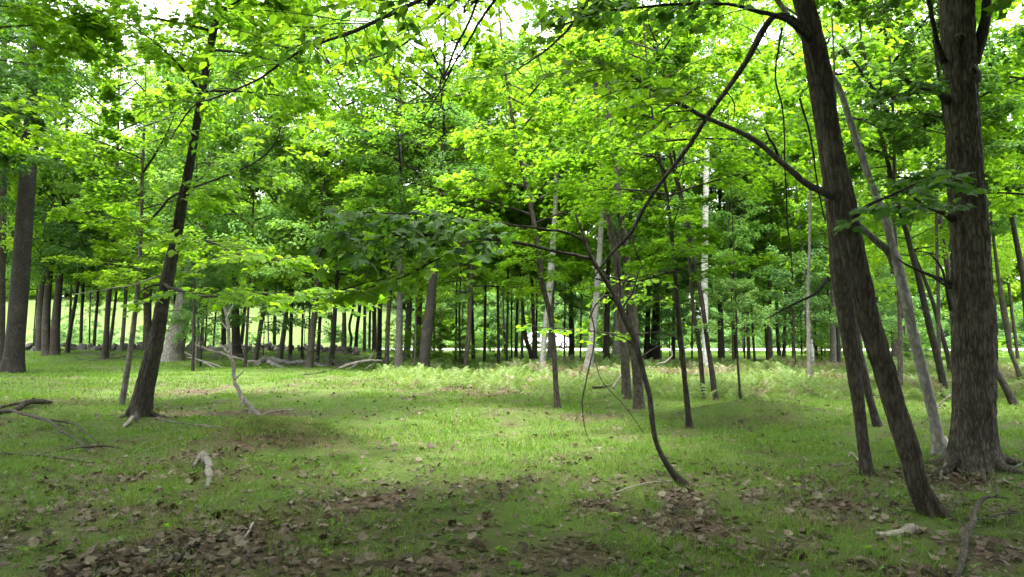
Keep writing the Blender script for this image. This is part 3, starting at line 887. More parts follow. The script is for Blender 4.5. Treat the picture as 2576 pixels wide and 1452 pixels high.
r2, p2, b2 = tree('slender grey sapling just left of the stout leaning trunk, forking at mid height',
    [(305, 1024, 17), (316, 960, 15), (328, 880, 14), (337, 810, 13), (346, 735, 12), (351, 660, 11), (354, 600, 10), (356, 540, 9), (357, 470, 8), (360, 380, 7)], 'bark_grey', H=7.5, hero=1, crowns=[('near', 3.6, .85, .7), ('near', 2.4, .6, .4)])
NOM[r2.name] = 15.0
pf = vbranch(r2, b2, [(355, 562, 9), (385, 545, 7), (410, 520, 7), (430, 497, 6), (475, 478, 6), (525, 458, 5), (580, 438, 5), (640, 410, 4), (680, 378, 4), (704, 345, 3), (710, 318, 3)], 15.0, 10.0, hero=False, label='long arching limb rising to the right')
leafy(r2, pf, 'maple', .25, 1.05, 30, (.6, 1.3), 12, .11, hang=.15, keep=300)

# middle distance stems
SAP = [
 ('slim dark trunk kinked half way up, alone at the near edge of the ferns', [(1403, 1028, 17), (1397, 950, 14), (1392, 860, 14), (1385, 800, 14), (1372, 745, 15), (1362, 710, 17), (1357, 650, 15), (1343, 560, 14), (1328, 480, 12), (1320, 450, 11)], 'bark', [('near', 3.5, .9, .8), ('near', 2.3, .5, .5)]),
 ('nearest slim sapling right of the twin trunks, leaning left, foot in the shaded grass', [(1735, 1077, 16), (1726, 990, 14), (1718, 910, 14), (1710, 840, 14), (1701, 730, 12), (1690, 600, 10), (1676, 480, 8), (1655, 380, 7), (1640, 280, 6), (1630, 190, 5)], 'bark_dark', [('near', 3.6, .8, .8), ('near', 2.3, .5, .5)]),
 ('left one of a close pair of thin dark saplings in front of the white birch', [(1770, 1005, 12), (1764, 920, 12), (1756, 850, 12), (1744, 780, 10), (1738, 700, 9), (1732, 620, 8), (1722, 530, 8), (1710, 470, 7)], 'bark_dark', [('near', 5.6, .7, .8)]),
 ('right one of a close pair of dark saplings, crossing before the white birch', [(1800, 1007, 15), (1790, 930, 14), (1778, 850, 12), (1767, 770, 12), (1755, 695, 11), (1741, 620, 10), (1730, 560, 9), (1712, 500, 8)], 'bark_dark', [('near', 6.0, .7, .8)]),
 ('thinnest sapling, standing alone in the ferns right of the close pair', [(1863, 1007, 7), (1857, 930, 6), (1853, 850, 5), (1852, 790, 5), (1850, 740, 4)], 'bark_dark', [('pale', 1.6, .5, .7)]),
 ('left one of the twin mossy trunks in the ferns right of the clearing', [(1577, 1003, 26), (1574, 940, 24), (1569, 870, 23), (1562, 790, 20), (1556, 700, 21), (1544, 620, 18), (1526, 520, 15), (1509, 415, 14), (1502, 300, 14), (1498, 180, 12)], 'bark', [('near', 8.5, 1.1, 1.0)]),
 ('right one of the twin mossy trunks in the ferns, darker and a little nearer', [(1608, 1030, 29), (1604, 960, 26), (1598, 880, 25), (1592, 800, 24), (1584, 710, 21), (1573, 620, 19), (1556, 500, 17), (1544, 375, 15), (1531, 270, 14), (1524, 160, 12)], 'bark', [('near', 9.0, 1.1, 1.0)]),
]
SAPR = []
for lab, pts, mt, cr in SAP:
    SAPR.append(tree(lab, pts, mt, crowns=cr, hero=1))
rr_, pp_, bb_ = SAPR[1]
for q in ([(1712, 860, 6), (1690, 845, 4), (1650, 838, 4), (1590, 845, 3), (1500, 838, 3), (1400, 830, 2), (1320, 820, 2)], [(1700, 722, 6), (1680, 712, 4), (1640, 706, 3), (1560, 712, 2)], [(1705, 770, 5), (1680, 755, 3), (1620, 745, 3), (1560, 742, 2)]):
    o = vbranch(rr_, bb_, q, bb_[1], bb_[1] - 1.5, segs=5)
    leafy(rr_, o, 'maple', .3, 1.0, 7, (.3, .6), 7, .10, hang=.1)

def roots(root, b, r, n, seed, mat):
    g = random.Random(seed)
    for k in range(n):
        a = 6.283 * (k + g.uniform(-.25, .25)) / n
        L_ = r * g.uniform(2.0, 3.4)
        P = []
        for t, h, q in ((.35, 1.15, .42), (.8, .55, .40), (1.15, .18, .30), (1.8, -.02, .22), (2.6, -.14, .14), (3.4, -.30, .08)):
            d = r * t * (L_ / (r * 2.7)) if t > 1 else r * t
            a += g.uniform(-.12, .12)
            x, y = math.cos(a) * d, math.sin(a) * d
            P.append([x, y, gz(b[0] + x, b[1] + y) - b[2] + r * h * .75, r * q * .75])
        V, F = tube(smooth_path(P, .03), 14, relief=.004, rough=.15, seed=g.random() * 9)
        link('root', mesh_np('root', V, F, M[mat]), root)
roots(r30, b30, .245, 6, 3, 'bark_big')
roots(r17, b17, .10, 5, 5, 'bark')
roots(r1, b1, .20, 5, 6, 'bark_dark')
roots(r18, b18, .075, 4, 8, 'bark')
roots(r26, b26, .08, 4, 9, 'bark_pale')

# ================================================================== farther trees read from the photograph
# (label, points, bark, crown)
U = 'under'
FAR = [
 ('broad dark trunk near the left edge, widening to a heavy foot', [(31, 938, 54), (37, 880, 47), (43, 800, 44), (49, 720, 44), (57, 620, 42), (66, 500, 40), (76, 350, 38), (80, 240, 26), (82, 120, 22)], 'bark_dark', [('tall_dark', 11.5, .8, 1)]),
 ('trunk cut by the left edge of the photo', [(-4, 925, 28), (-2, 800, 26), (2, 600, 24), (5, 400, 22), (8, 200, 20)], 'bark', [('tall_dark', 9, .8, 1)]),
 ('pale shaggy leaning snag behind the stout left trunk, thick and light grey', [(432, 908, 52), (443, 850, 50), (456, 795, 47), (470, 735, 43), (485, 680, 40), (500, 610, 36), (512, 540, 30)], 'bark_snag', [('under', 9, .8, .9)]),
 ('short crooked trunk in the dark row just right of the broad left trunk', [(100, 885, 20), (102, 820, 18), (104, 760, 17), (108, 680, 15), (111, 590, 13)], 'bark_dark', [('under_dark', 3.2, .9, .8)]),
 ('left stem of the wide double trunk in the dark left row', [(118, 895, 24), (116, 830, 20), (119, 760, 18), (128, 640, 14), (132, 540, 12)], 'bark', [('under_dark', 3.6, .9, .9)]),
 ('right stem of the wide double trunk in the dark left row', [(138, 896, 24), (139, 840, 22), (143, 780, 20), (151, 690, 15), (156, 600, 12)], 'bark_dark', [('under_dark', 3.6, .9, .9)]),
 ('thin trunk leaning right beside the wide double trunk', [(168, 888, 12), (177, 830, 10), (188, 770, 9), (198, 700, 8), (208, 600, 7)], 'bark_dark', [(U, 3, .8, .8)]),
 ('straight thin trunk behind the left dark row, wavy near its foot', [(203, 875, 8), (205, 810, 8), (208, 740, 8), (212, 620, 7)], 'bark_dark', [(U, 3, .8, .8)]),
 ('hair-thin dark stem between two leaning ones on the left', [(225, 868, 4), (226, 800, 4), (228, 730, 3)], 'bark_dark', [('pale', 2.6, .8, .8)]),
 ('slim dark stem curving right among the left saplings', [(236, 882, 8), (240, 820, 8), (245, 760, 7), (250, 690, 6)], 'bark_dark', [(U, 3, .8, .8)]),
 ('sturdy dark trunk left of the slender grey sapling', [(264, 905, 18), (268, 840, 14), (272, 770, 13), (278, 690, 11), (284, 600, 10)], 'bark_dark', [('under_dark', 3.4, .9, .9)]),
 ('thin dark trunk leaning into the sturdy one left of the grey sapling', [(276, 868, 8), (283, 820, 8), (290, 760, 7), (296, 700, 6)], 'bark_dark', [(U, 3, .7, .8)]),
 ('greyish trunk between the sturdy dark trunk and the grey sapling', [(305, 885, 11), (311, 820, 10), (315, 760, 9), (320, 660, 8)], 'bark_grey', [(U, 3.4, .8, .9)]),
 ('dim trunk showing between the grey sapling and the stout leaning trunk', [(372, 885, 16), (370, 820, 15), (368, 740, 14), (372, 640, 12)], 'bark', [(U, 3.6, .9, .9)]),
 ('thin dark trunk just right of the pale snag', [(487, 872, 9), (489, 820, 8), (490, 760, 7), (493, 690, 6)], 'bark_dark', [(U, 3.2, .8, .8)]),
 ('hair-thin dark stem right of the pale snag', [(516, 870, 5), (519, 820, 5), (521, 760, 4)], 'bark_dark', [('pale', 2.6, .9, .8)]),
 ('forked thin stem behind the leaning dead sapling', [(537, 868, 5), (541, 810, 5), (547, 750, 4)], 'bark', [('pale', 2.8, .9, .8)]),
 ('dark trunk directly behind the leaning dead sapling', [(563, 878, 14), (563, 820, 12), (562, 760, 11), (561, 680, 10)], 'bark_dark', [(U, 3.2, .9, .8)]),
 ('thick dark trunk right of the leaning dead sapling', [(596, 898, 28), (594, 850, 22), (592, 790, 20), (592, 730, 18), (593, 640, 15)], 'bark_dark', [(U, 3.6, 1, .9)]),
 ('dark stem leaning right beside the thick trunk behind the fallen logs', [(606, 872, 9), (612, 820, 9), (617, 760, 8), (624, 690, 7)], 'bark_dark', [(U, 3, .8, .8)]),
 ('light grey trunk leaning right behind the left end of the fallen logs', [(640, 912, 15), (650, 860, 12), (659, 800, 12), (667, 750, 11), (676, 680, 10)], 'bark_grey', [(U, 3.6, .9, .9)]),
 ('dark thin trunk between the two light grey ones behind the logs', [(690, 872, 9), (691, 820, 9), (693, 760, 8), (694, 680, 7)], 'bark_dark', [(U, 3.2, .8, .8)]),
 ('light grey forked trunk behind the middle of the fallen logs', [(703, 905, 15), (712, 850, 13), (720, 790, 11), (726, 730, 10)], 'bark_grey', [(U, 3.4, .9, .9)]),
 ('straight black trunk behind the middle of the fallen logs', [(730, 912, 10), (731, 860, 10), (733, 800, 9), (735, 720, 8)], 'bark_dark', [(U, 3.4, .8, .9)]),
 ('thin straight stem behind the right half of the fallen logs', [(759, 905, 6), (760, 850, 6), (762, 790, 6), (764, 710, 5)], 'bark_dark', [(U, 3, .7, .8)]),
 ('mid brown trunk standing right against the fallen logs', [(777, 926, 20), (783, 870, 17), (789, 810, 16), (796, 750, 14), (803, 650, 11)], 'bark', [(U, 3.8, .9, .9)]),
 ('slim dark trunk just right of the brown one at the fallen logs', [(798, 916, 10), (802, 860, 9), (805, 800, 9), (808, 720, 8)], 'bark_dark', [(U, 3.4, .8, .8)]),
 ('dark trunk behind the right tip of the fallen logs', [(832, 925, 14), (837, 870, 13), (841, 810, 12), (846, 730, 10)], 'bark_dark', [(U, 3.4, .9, .8)]),
 ('first of the crowded thin trunks right of the fallen logs', [(868, 872, 9), (867, 820, 9), (866, 750, 8)], 'bark', [(U, 3.2, .8, .8)]),
 ('slim stem with a crooked waist among the crowded thin trunks', [(880, 882, 7), (884, 850, 7), (879, 820, 7), (889, 770, 6), (893, 700, 5)], 'bark_dark', [(U, 3, .7, .8)]),
 ('thin trunk leaning right among the crowded thin trunks', [(895, 876, 10), (898, 830, 9), (904, 780, 9), (908, 710, 8)], 'bark_dark', [(U, 3.2, .8, .8)]),
 ('straight dark trunk left of the forked brown pair', [(917, 888, 9), (917, 830, 9), (918, 760, 8), (919, 670, 7)], 'bark_dark', [(U, 3.2, .8, .8)]),
 ('thin trunk in the gap before the forked dark pair', [(929, 875, 7), (930, 820, 7), (932, 750, 6)], 'bark', [(U, 3, .7, .8)]),
 ('left dark one of a tight pair left of the grey columns', [(942, 882, 13), (942, 830, 12), (941, 760, 11), (940, 680, 10)], 'bark_dark', [(U, 3.6, .9, .9)]),
 ('right and thicker one of a tight pair left of the grey columns', [(954, 906, 13), (955, 850, 12), (956, 790, 11), (959, 700, 10)], 'bark_dark', [(U, 3.6, .9, .9)]),
 ('dark trunk leaning right with a light streak, left of the grey columns', [(971, 925, 13), (974, 870, 12), (976, 810, 12), (982, 730, 10)], 'bark', [(U, 3.8, .9, .9)]),
 ('tall grey column, front one of three beside the heavy dark trunk', [(1003, 936, 26), (1004, 880, 19), (1005, 810, 17), (1006, 730, 15), (1006, 640, 13), (1006, 540, 12)], 'bark_grey', [('tall', 6, .6, .8)]),
 ('tall grey column, middle one of three beside the heavy dark trunk', [(1022, 905, 20), (1026, 850, 17), (1029, 780, 15), (1034, 690, 12), (1038, 600, 10)], 'bark_grey', [('tall', 6.5, .6, .8)]),
 ('tall grey column nearest the heavy dark trunk, half behind it', [(1045, 905, 18), (1050, 850, 18), (1055, 770, 16), (1062, 680, 13), (1068, 590, 11)], 'bark', [('tall', 6.5, .6, .8)]),
 ('heavy dark trunk left of centre, slanting right above the fern edge', [(1066, 941, 27), (1070, 880, 28), (1077, 820, 29), (1084, 750, 24), (1091, 690, 20), (1097, 620, 17), (1104, 560, 14), (1110, 490, 13), (1114, 330, 11)], 'bark_dark', [('tall', 7, .65, .8)]),
 ('short stem peeping right of the heavy dark trunk', [(1092, 872, 7), (1093, 820, 6), (1095, 760, 5)], 'bark_dark', [('pale', 3, .9, .9)]),
 ('slim trunk in front of the road, second right of the heavy dark trunk', [(1108, 890, 8), (1108, 840, 8), (1107, 780, 6)], 'bark', [(U, 3, .7, .8)]),
 ('thin dark stem in front of the road with a low side shoot', [(1145, 912, 6), (1147, 850, 5), (1148, 780, 5)], 'bark_dark', [('pale', 2.8, .9, .9)]),
 ('hair-thin stem in front of the road left of the slanting brown stem', [(1163, 885, 5), (1164, 830, 5), (1164, 770, 4)], 'bark_dark', [('pale', 3, .9, .9)]),
 ('brown stem slanting up from the left end of the front ferns', [(1170, 932, 9), (1174, 890, 12), (1178, 850, 13), (1181, 790, 12), (1184, 720, 10)], 'bark', [(U, 3.2, .8, .8)]),
 ('trunk standing right of the slanting brown stem, before the road', [(1190, 905, 9), (1189, 850, 8), (1188, 790, 7)], 'bark_dark', [(U, 3.2, .7, .8)]),
 ('straight black stem above the front ferns, leftmost of three', [(1218, 916, 8), (1219, 860, 7), (1221, 780, 6), (1222, 680, 5)], 'bark_dark', [(U, 3.2, .8, .8)]),
 ('straight black stem above the front ferns, middle one of three', [(1254, 920, 9), (1254, 860, 8), (1253, 790, 7), (1252, 700, 6)], 'bark_dark', [(U, 3.4, .8, .8)]),
 ('straight black stem above the front ferns, rightmost of three', [(1274, 920, 8), (1275, 860, 7), (1277, 790, 6), (1278, 700, 5)], 'bark_dark', [(U, 3.4, .8, .8)]),
 ('grey trunk before the road, left of the wide V shaped pair', [(1298, 902, 10), (1299, 850, 9), (1301, 780, 8)], 'bark_grey', [(U, 3.2, .8, .8)]),
 ('hair-thin stem before the road left of the wide V shaped pair', [(1287, 882, 4), (1287, 830, 4), (1288, 780, 3)], 'bark_dark', [('pale', 3, .8, .9)]),
 ('left arm of the wide V shaped pair of trunks in front of the car', [(1344, 916, 18), (1334, 885, 13), (1325, 860, 11), (1318, 820, 10), (1314, 760, 8)], 'bark_dark', [(U, 3.2, .8, .8)]),
 ('upright arm of the wide V shaped pair of trunks in front of the car', [(1350, 917, 14), (1344, 880, 12), (1343, 840, 10), (1341, 780, 9)], 'bark_dark', [(U, 3.4, .8, .8)]),
 ('whitish trunk leaning slightly right behind the kinked dark trunk', [(1362, 935, 15), (1367, 880, 15), (1372, 820, 14), (1380, 760, 15), (1385, 700, 20), (1391, 620, 17), (1396, 540, 14), (1400, 440, 12)], 'bark_pale', [('tall', 7, .6, .7)]),
 ('grey trunk half hidden behind the whitish one near the car', [(1380, 920, 14), (1384, 860, 12), (1387, 800, 11), (1390, 740, 10)], 'bark_grey', [(U, 4, .8, .8)]),
 ('thin dark stem right of the kinked trunk, before the car', [(1420, 912, 5), (1420, 860, 5), (1421, 790, 4)], 'bark_dark', [('pale', 2.8, .9, .9)]),
 ('dark trunk with a dense clump of leaves, before the back of the car', [(1437, 908, 16), (1438, 860, 15), (1437, 800, 13), (1436, 730, 11)], 'bark_dark', [(U, 3.2, .8, .8)]),
 ('thin brown stem between the car and the leaning whitish trunk', [(1460, 905, 5), (1461, 850, 5), (1462, 780, 4)], 'bark', [('pale', 3, .9, .9)]),
 ('leaning whitish trunk rising right out of the ferns left of the twin mossy trunks', [(1478, 936, 24), (1486, 880, 21), (1492, 830, 20), (1498, 770, 17), (1503, 710, 16), (1508, 640, 14), (1513, 560, 14), (1518, 470, 12)], 'bark_pale', [('tall', 7.5, .6, .7)]),
 ('black trunk standing right of the leaning whitish one', [(1525, 915, 18), (1526, 860, 16), (1527, 800, 15), (1529, 720, 12)], 'bark_dark', [(U, 4, .9, .8)]),
 ('wide grey trunk behind the twin mossy trunks', [(1550, 922, 26), (1552, 860, 22), (1553, 790, 20), (1554, 700, 17), (1556, 600, 15)], 'bark_grey', [('tall', 7, .6, .8)]),
 ('dark post-like trunk just right of the twin mossy trunks', [(1628, 912, 18), (1628, 860, 16), (1630, 790, 13), (1632, 720, 11)], 'bark_dark', [(U, 3.2, .8, .8)]),
 ('widest black trunk before the road, right of the twin mossy trunks', [(1648, 912, 27), (1649, 870, 26), (1650, 820, 22), (1652, 740, 17)], 'bark_dark', [(U, 3.4, .9, .8)]),
 ('black trunk left of the nearest slim sapling', [(1692, 905, 13), (1694, 860, 11), (1695, 800, 9)], 'bark_dark', [(U, 3.4, .8, .8)]),
 ('slim trunk between the nearest slim sapling and the close pair', [(1741, 905, 5), (1741, 850, 5), (1742, 790, 4)], 'bark_dark', [('pale', 3, .9, .9)]),
 ('stout dark trunk right of the white birch', [(1815, 916, 18), (1814, 870, 17), (1813, 820, 14), (1812, 740, 12)], 'bark_dark', [(U, 3.4, .9, .8)]),
 ('thin dark stem left of the thinnest sapling', [(1845, 928, 7), (1844, 870, 6), (1842, 810, 5)], 'bark_dark', [(U, 2.6, .6, .8)]),
 ('hair-thin stem right of the thinnest sapling', [(1873, 922, 4), (1873, 860, 4), (1872, 800, 3)], 'bark_dark', [('pale', 2.6, .8, .9)]),
 ('grey-brown trunk in the row before the meadow, left of its leaning neighbour', [(1884, 922, 10), (1883, 870, 9), (1881, 810, 8), (1879, 740, 7)], 'bark', [(U, 3, .8, .8)]),
 ('dark thin trunk leaning left in the row before the meadow', [(1899, 916, 7), (1896, 870, 6), (1893, 820, 6), (1890, 760, 5)], 'bark_dark', [(U, 3, .7, .8)]),
 ('ragged dark trunk with broken twigs in the row before the meadow', [(1932, 908, 9), (1928, 860, 7), (1925, 820, 5)], 'bark_dark', [(U, 3.4, .7, .8)]),
 ('thick trunk joined to the ragged one in the row before the meadow', [(1939, 922, 17), (1937, 870, 14), (1935, 810, 12), (1936, 730, 10)], 'bark', [(U, 3.6, .9, .8)]),
 ('left stem of the low green U shaped pair before the meadow', [(1962, 910, 12), (1958, 870, 10), (1955, 820, 8), (1953, 760, 7)], 'bark_dark', [(U, 3, .7, .8)]),
 ('right stem of the low green U shaped pair before the meadow', [(1971, 910, 12), (1973, 870, 9), (1974, 820, 8), (1976, 740, 7)], 'bark_dark', [(U, 3, .7, .8)]),
 ('plain grey trunk between the U shaped pair and the tall pale birch', [(1997, 918, 9), (1996, 870, 9), (1995, 810, 8), (1993, 730, 7)], 'bark_grey', [(U, 3.4, .8, .8)]),
 ('hair-thin stem just left of the tall pale birch on the right', [(2017, 908, 4), (2016, 850, 4), (2014, 790, 3)], 'bark_dark', [('pale', 3, .8, .9)]),
 ('thin dark stem just right of the tall pale birch on the right', [(2054, 906, 7), (2052, 850, 6), (2050, 790, 5)], 'bark_dark', [('pale', 3, .9, .9)]),
 ('left one of two hair-thin stems before the leaning maples', [(2068, 906, 4), (2067, 850, 4)], 'bark_dark', [('pale', 3, .8, .9)]),
 ('right one of two hair-thin stems before the leaning maples', [(2075, 906, 4), (2075, 850, 4)], 'bark_dark', [('pale', 3, .8, .9)]),
 ('grey half of the two-toned trunk left of the leaning maples', [(2097, 930, 16), (2096, 870, 15), (2095, 810, 13), (2094, 740, 11)], 'bark_grey', [(U, 3.4, .9, .8)]),
 ('black half of the two-toned trunk left of the leaning maples', [(2110, 926, 13), (2108, 870, 12), (2106, 810, 11), (2104, 740, 10)], 'bark_dark', [('pale', 2.8, 1.2, .9)]),
 ('grey trunk seen between the two leaning maples, left of them', [(2128, 905, 15), (2126, 850, 14), (2124, 790, 12)], 'bark_grey', [(U, 3.4, .8, .8)]),
 ('dark short trunk seen in the gap between the leaning maples', [(2196, 905, 26), (2198, 860, 22), (2200, 800, 18)], 'bark_dark', [(U, 3.6, .8, .8)]),
 ('black trunk right of the leaning maple, before the road', [(2256, 905, 24), (2252, 860, 20), (2250, 800, 17), (2247, 740, 15), (2244, 680, 13)], 'bark_dark', [(U, 3.4, .8, .8)]),
 ('slim trunk leaning left between the black one and the pale crooked tree', [(2284, 900, 14), (2277, 860, 11), (2271, 800, 9)], 'bark', [(U, 3.4, .7, .8)]),
 ('dark trunk leaning left right behind the pale crooked tree', [(2378, 1000, 20), (2368, 940, 18), (2352, 875, 18), (2338, 820, 17), (2324, 760, 16), (2308, 688, 15), (2294, 640, 14), (2282, 590, 13), (2264, 530, 12)], 'bark_dark', [('near_dark', 5, .8, .8)]),
 ('thinner dark trunk leaning left between the pale crooked tree and the largest trunk', [(2392, 950, 14), (2384, 895, 12), (2362, 818, 11), (2345, 755, 10), (2325, 700, 9), (2300, 640, 8)], 'bark_dark', [(U, 4, .7, .8)]),
 ('grey-brown trunk rising behind the left side of the largest trunk', [(2415, 940, 15), (2405, 830, 14), (2394, 750, 14), (2382, 660, 14), (2370, 587, 13), (2357, 500, 12), (2342, 425, 11), (2326, 310, 10), (2310, 200, 9)], 'bark', [('near_dark', 5.5, .8, .8)]),
 ('thick-footed leaning trunk emerging right of the largest trunk', [(2552, 1020, 22), (2530, 975, 18), (2507, 935, 18), (2490, 890, 17), (2478, 840, 15)], 'bark_dark', [('near_dark', 5, .7, .8)]),
 ('winding trunk near the right edge, leaning left and forking', [(2572, 966, 14), (2556, 920, 11), (2541, 880, 12), (2534, 830, 15), (2527, 790, 16), (2520, 750, 13), (2512, 700, 10), (2504, 640, 8)], 'bark', [('near_dark', 4.2, .7, .8)]),
 ('thin straight trunk leaning left at the right edge, before the road', [(2561, 905, 9), (2553, 840, 8), (2546, 790, 8), (2540, 740, 7), (2532, 660, 7), (2526, 560, 6)], 'bark_dark', [(U, 4, .7, .8)]),
 ('dark bowed trunk entering from the right edge above the winding one', [(2590, 960, 16), (2584, 820, 15), (2576, 715, 15), (2566, 655, 14), (2553, 587, 13), (2540, 520, 11), (2522, 400, 10), (2510, 300, 9)], 'bark_dark', [('near_dark', 5.5, .8, .8)]),
]
ROOTS = {}
for lab, pts, mt, cr in FAR:
    D = None
    if pts[0][1] < 884: D = 50 + random.uniform(-4, 6)
    far_ = pts[0][1] < 925
    cr = [(k, z + (.9 if far_ and k.startswith('under') else 0), sc * (1.2 if k in ('under', 'under_dark') else 1.4 if k == 'tall' else 1.0), zs * 1.1) for k, z, sc, zs in cr]
    if pts[0][2] > 13 and random.random() < .45 and not any(c[0].startswith('tall') for c in cr) and pts[0][1] < 940:
        cr.append(('tall', 8.5, .95, 1.0))
    ROOTS[lab] = tree(lab, pts, mt, crowns=cr, D=D)
tree('brightest white birch with dark flecks, behind the close pair of saplings',
     [(1779, 932, 22), (1776, 880, 18), (1773, 800, 18), (1772, 700, 18), (1774, 600, 17), (1776, 480, 15), (1779, 350, 13), (1784, 220, 12), (1790, 80, 10)], 'birch', H=17, crowns=[('tall', 13, .5, .7)], hero=1, flare=1.15)
tree('tall pale birch leaning left, between the meadow row and the leaning maples',
     [(2043, 922, 16), (2038, 870, 14), (2032, 810, 13), (2027, 750, 12), (2021, 690, 11), (2014, 620, 10), (2009, 550, 9)], 'birch', H=13, crowns=[('tall', 8.5, .55, .7)], hero=1, flare=1.1)

# ================================================================== boughs hanging into the top of the picture from a beech beside the camera
def side_tree(label, x, y, H, r, mat, crowns, group=None, cat='tree', nz=6):
    root = bpy.data.objects.new('tree', None); COL.objects.link(root)
    z = gz(x, y); root.location = (x, y, z)
    tag(root, label, cat, group)
    sx, sy = random.uniform(-.03, .03), random.uniform(-.03, .03)
    P = [[0, 0, -.25, r * 1.5], [0, 0, 0, r * 1.3]] 
    for k in range(1, nz + 1):
        zz = H * k / nz
        P.append([sx * zz + random.gauss(0, .015 * H / 6), sy * zz + random.gauss(0, .015 * H / 6), zz, r * (1 - .85 * (k / nz) ** 1.2)])
    path = smooth_path(P, max(.2, r * 2))
    V, F = tube(path, 9 if r < .12 else 12, rough=.08, seed=x)
    link('trunk', mesh_np('trunk', V, F, M[mat]), root)
    for kind, z0, sc, zs in crowns:
        k = int(np.argmin(abs(path[:, 2] - z0)))
        put_crown(root, kind, tuple(path[k, :3]), sc, None, zs)
    ALL_TREES.append((x, y, r))
    return root, path, np.array([x, y, z])
rb_, pb_, bb2 = side_tree('beech out of view whose boughs of oval leaves hang across the top', 2.4, -1.2, 11, .16, 'bark_grey', [('tall', 6.5, .6, .6)])
def trunk_at(path, z):
    k = int(np.argmin(abs(path[:, 2] - z))); return path[k, :3]
def bough(pts, D0, D1, z0, **kw):
    s = trunk_at(pb_, z0)
    return vbranch(rb_, bb2, pts, D0, D1, start=[*s, .045], **kw)
q1 = bough([(1180, -140, 14), (1080, -30, 12), (1029, 2, 11), (965, 32, 10), (909, 58, 10), (859, 78, 9), (780, 108, 8), (720, 148, 7), (650, 195, 6), (585, 226, 5), (540, 248, 5), (500, 265, 4), (468, 300, 4), (435, 350, 3)], 4.2, 8.0, 4.6)
leafy(rb_, q1, 'oval_dark', .42, 1.0, 36, (.25, .7), 9, .095, keep=300, hang=.25)
leafy(rb_, q1, 'oval', .35, 1.0, 40, (.4, 1.1), 11, .095, keep=300, hang=.15, up=.25)
q2 = bough([(1240, -90, 9), (1205, 0, 7), (1182, 60, 6), (1150, 120, 6), (1130, 180, 5), (1112, 216, 4), (1116, 260, 3), (1108, 290, 2)], 4.6, 5.8, 4.9)
leafy(rb_, q2, 'oval', .5, 1.0, 22, (.3, .8), 8, .09, keep=300, hang=.2, up=.2)
q3 = bough([(1150, 120, 5), (1120, 170, 4), (1100, 215, 4), (1075, 255, 3), (1050, 300, 2)], 5.2, 5.8, 4.9)
q4 = bough([(1330, -160, 10), (1250, -60, 8), (1180, -10, 7), (1100, 60, 6), (1000, 130, 5), (900, 170, 4)], 4.0, 7.2, 5.4)
leafy(rb_, q4, 'oval', .45, 1.0, 26, (.3, .9), 9, .095, keep=300, hang=.2)
q5 = bough([(1600, -160, 10), (1520, -40, 8), (1450, 60, 7), (1380, 130, 5), (1300, 180, 4), (1230, 200, 3)], 4.3, 7.2, 5.6)
leafy(rb_, q5, 'oval_dark', .4, 1.0, 28, (.3, .8), 9, .09, keep=300, hang=.25)

# ================================================================== trees filling the wood
BR = [
 # x, y, H, r, mat, crowns, label
 (-10.6, 13.0, 9, .06, 'bark_dark', [('near_dark', 4.6, 1.0, .9)], 'dark maple sapling at the upper left edge with drooping boughs'),
 (-7.8, 9.6, 8.5, .05, 'bark_dark', [('near', 4.9, 1.05, .7)], 'bright maple boughs high over the left foreground, from a tree beside the frame'),
 (12.0, 15.5, 9, .06, 'bark_dark', [('near', 3.8, 1.3, 1.0)], 'maple with yellow-green leaves just outside the right edge'),
 (15.5, 20.0, 10, .07, 'bark_dark', [('near', 4.4, 1.1, 1)], 'maple sapling behind the right edge with leaves in flat tiers'),
]
for x, y, H, r, m_, cr, lab in BR:
    side_tree(lab, x, y, H, r, m_, cr)
# unseen trees added beside and behind the camera to shade the foreground
for x, y in ((-4.5, -3.0), (3.5, -6), (-6.2, 2.0), (6.4, 1.5), (0.0, -9), (8.8, 7.5), (-7.4, 6.6), (0.6, -3.2), (4.7, 4.6), (-2.2, -.6), (2.0, .4)):
    if True:
        side_tree('unseen maple added beside or behind the viewpoint to shade the foreground', x, y, 14, .17, 'bark', [('tall', 5.2 if y < 2 else 6.8, 1.1 if y < 2 else .85, .9)], group='maples added around the viewpoint')

for x, y in ((-8, -4), (-5.5, -7), (-2.5, -6), (1.5, -7.5), (5, -9), (8, -5), (9.5, -1), (-10, 1), (-9.5, 4.5), (10.5, 3.5), (7.6, 4.4)):  # more unseen trees, added to block sky light from behind and beside
    side_tree('unseen maple added beside or behind the viewpoint to shade the foreground', x, y, 13, .10, 'bark', [('under_dark', 1.6 if y < 0 else 3.4, 1.2, .9), ('tall_dark', 6.5, .8, .8)], group='maples added around the viewpoint')
for x, y in ((-20.6, 25.2), (-15.5, 16.5), (-19.5, 22.5), (-23, 28), (-13.5, 9.5)):  # trunks out of frame, added to shade the broad left trunk
    side_tree('tall maple added just outside the left edge for shade, its dark boughs reaching in', x, y, 15, .12, 'bark_dark', [('tall_dark', 6.2, .85, 1.0)], group='maples added outside the left edge')
def far_enough(x, y, d):
    return all((x - a) ** 2 + (y - b) ** 2 > d * d for a, b, _ in ALL_TREES)
rg = random.Random(11)
GL = [('slender maple %s, among the deep wood trunks' % t, 'maples ' + t) for t in
      ('behind the broad dark left trunk', 'behind the dark left row', 'around the pale snag', 'behind the fallen birch logs', 'around the three grey columns', 'around the car and the whitish trunks', 'around the white birch', 'behind the right group of trunks')]
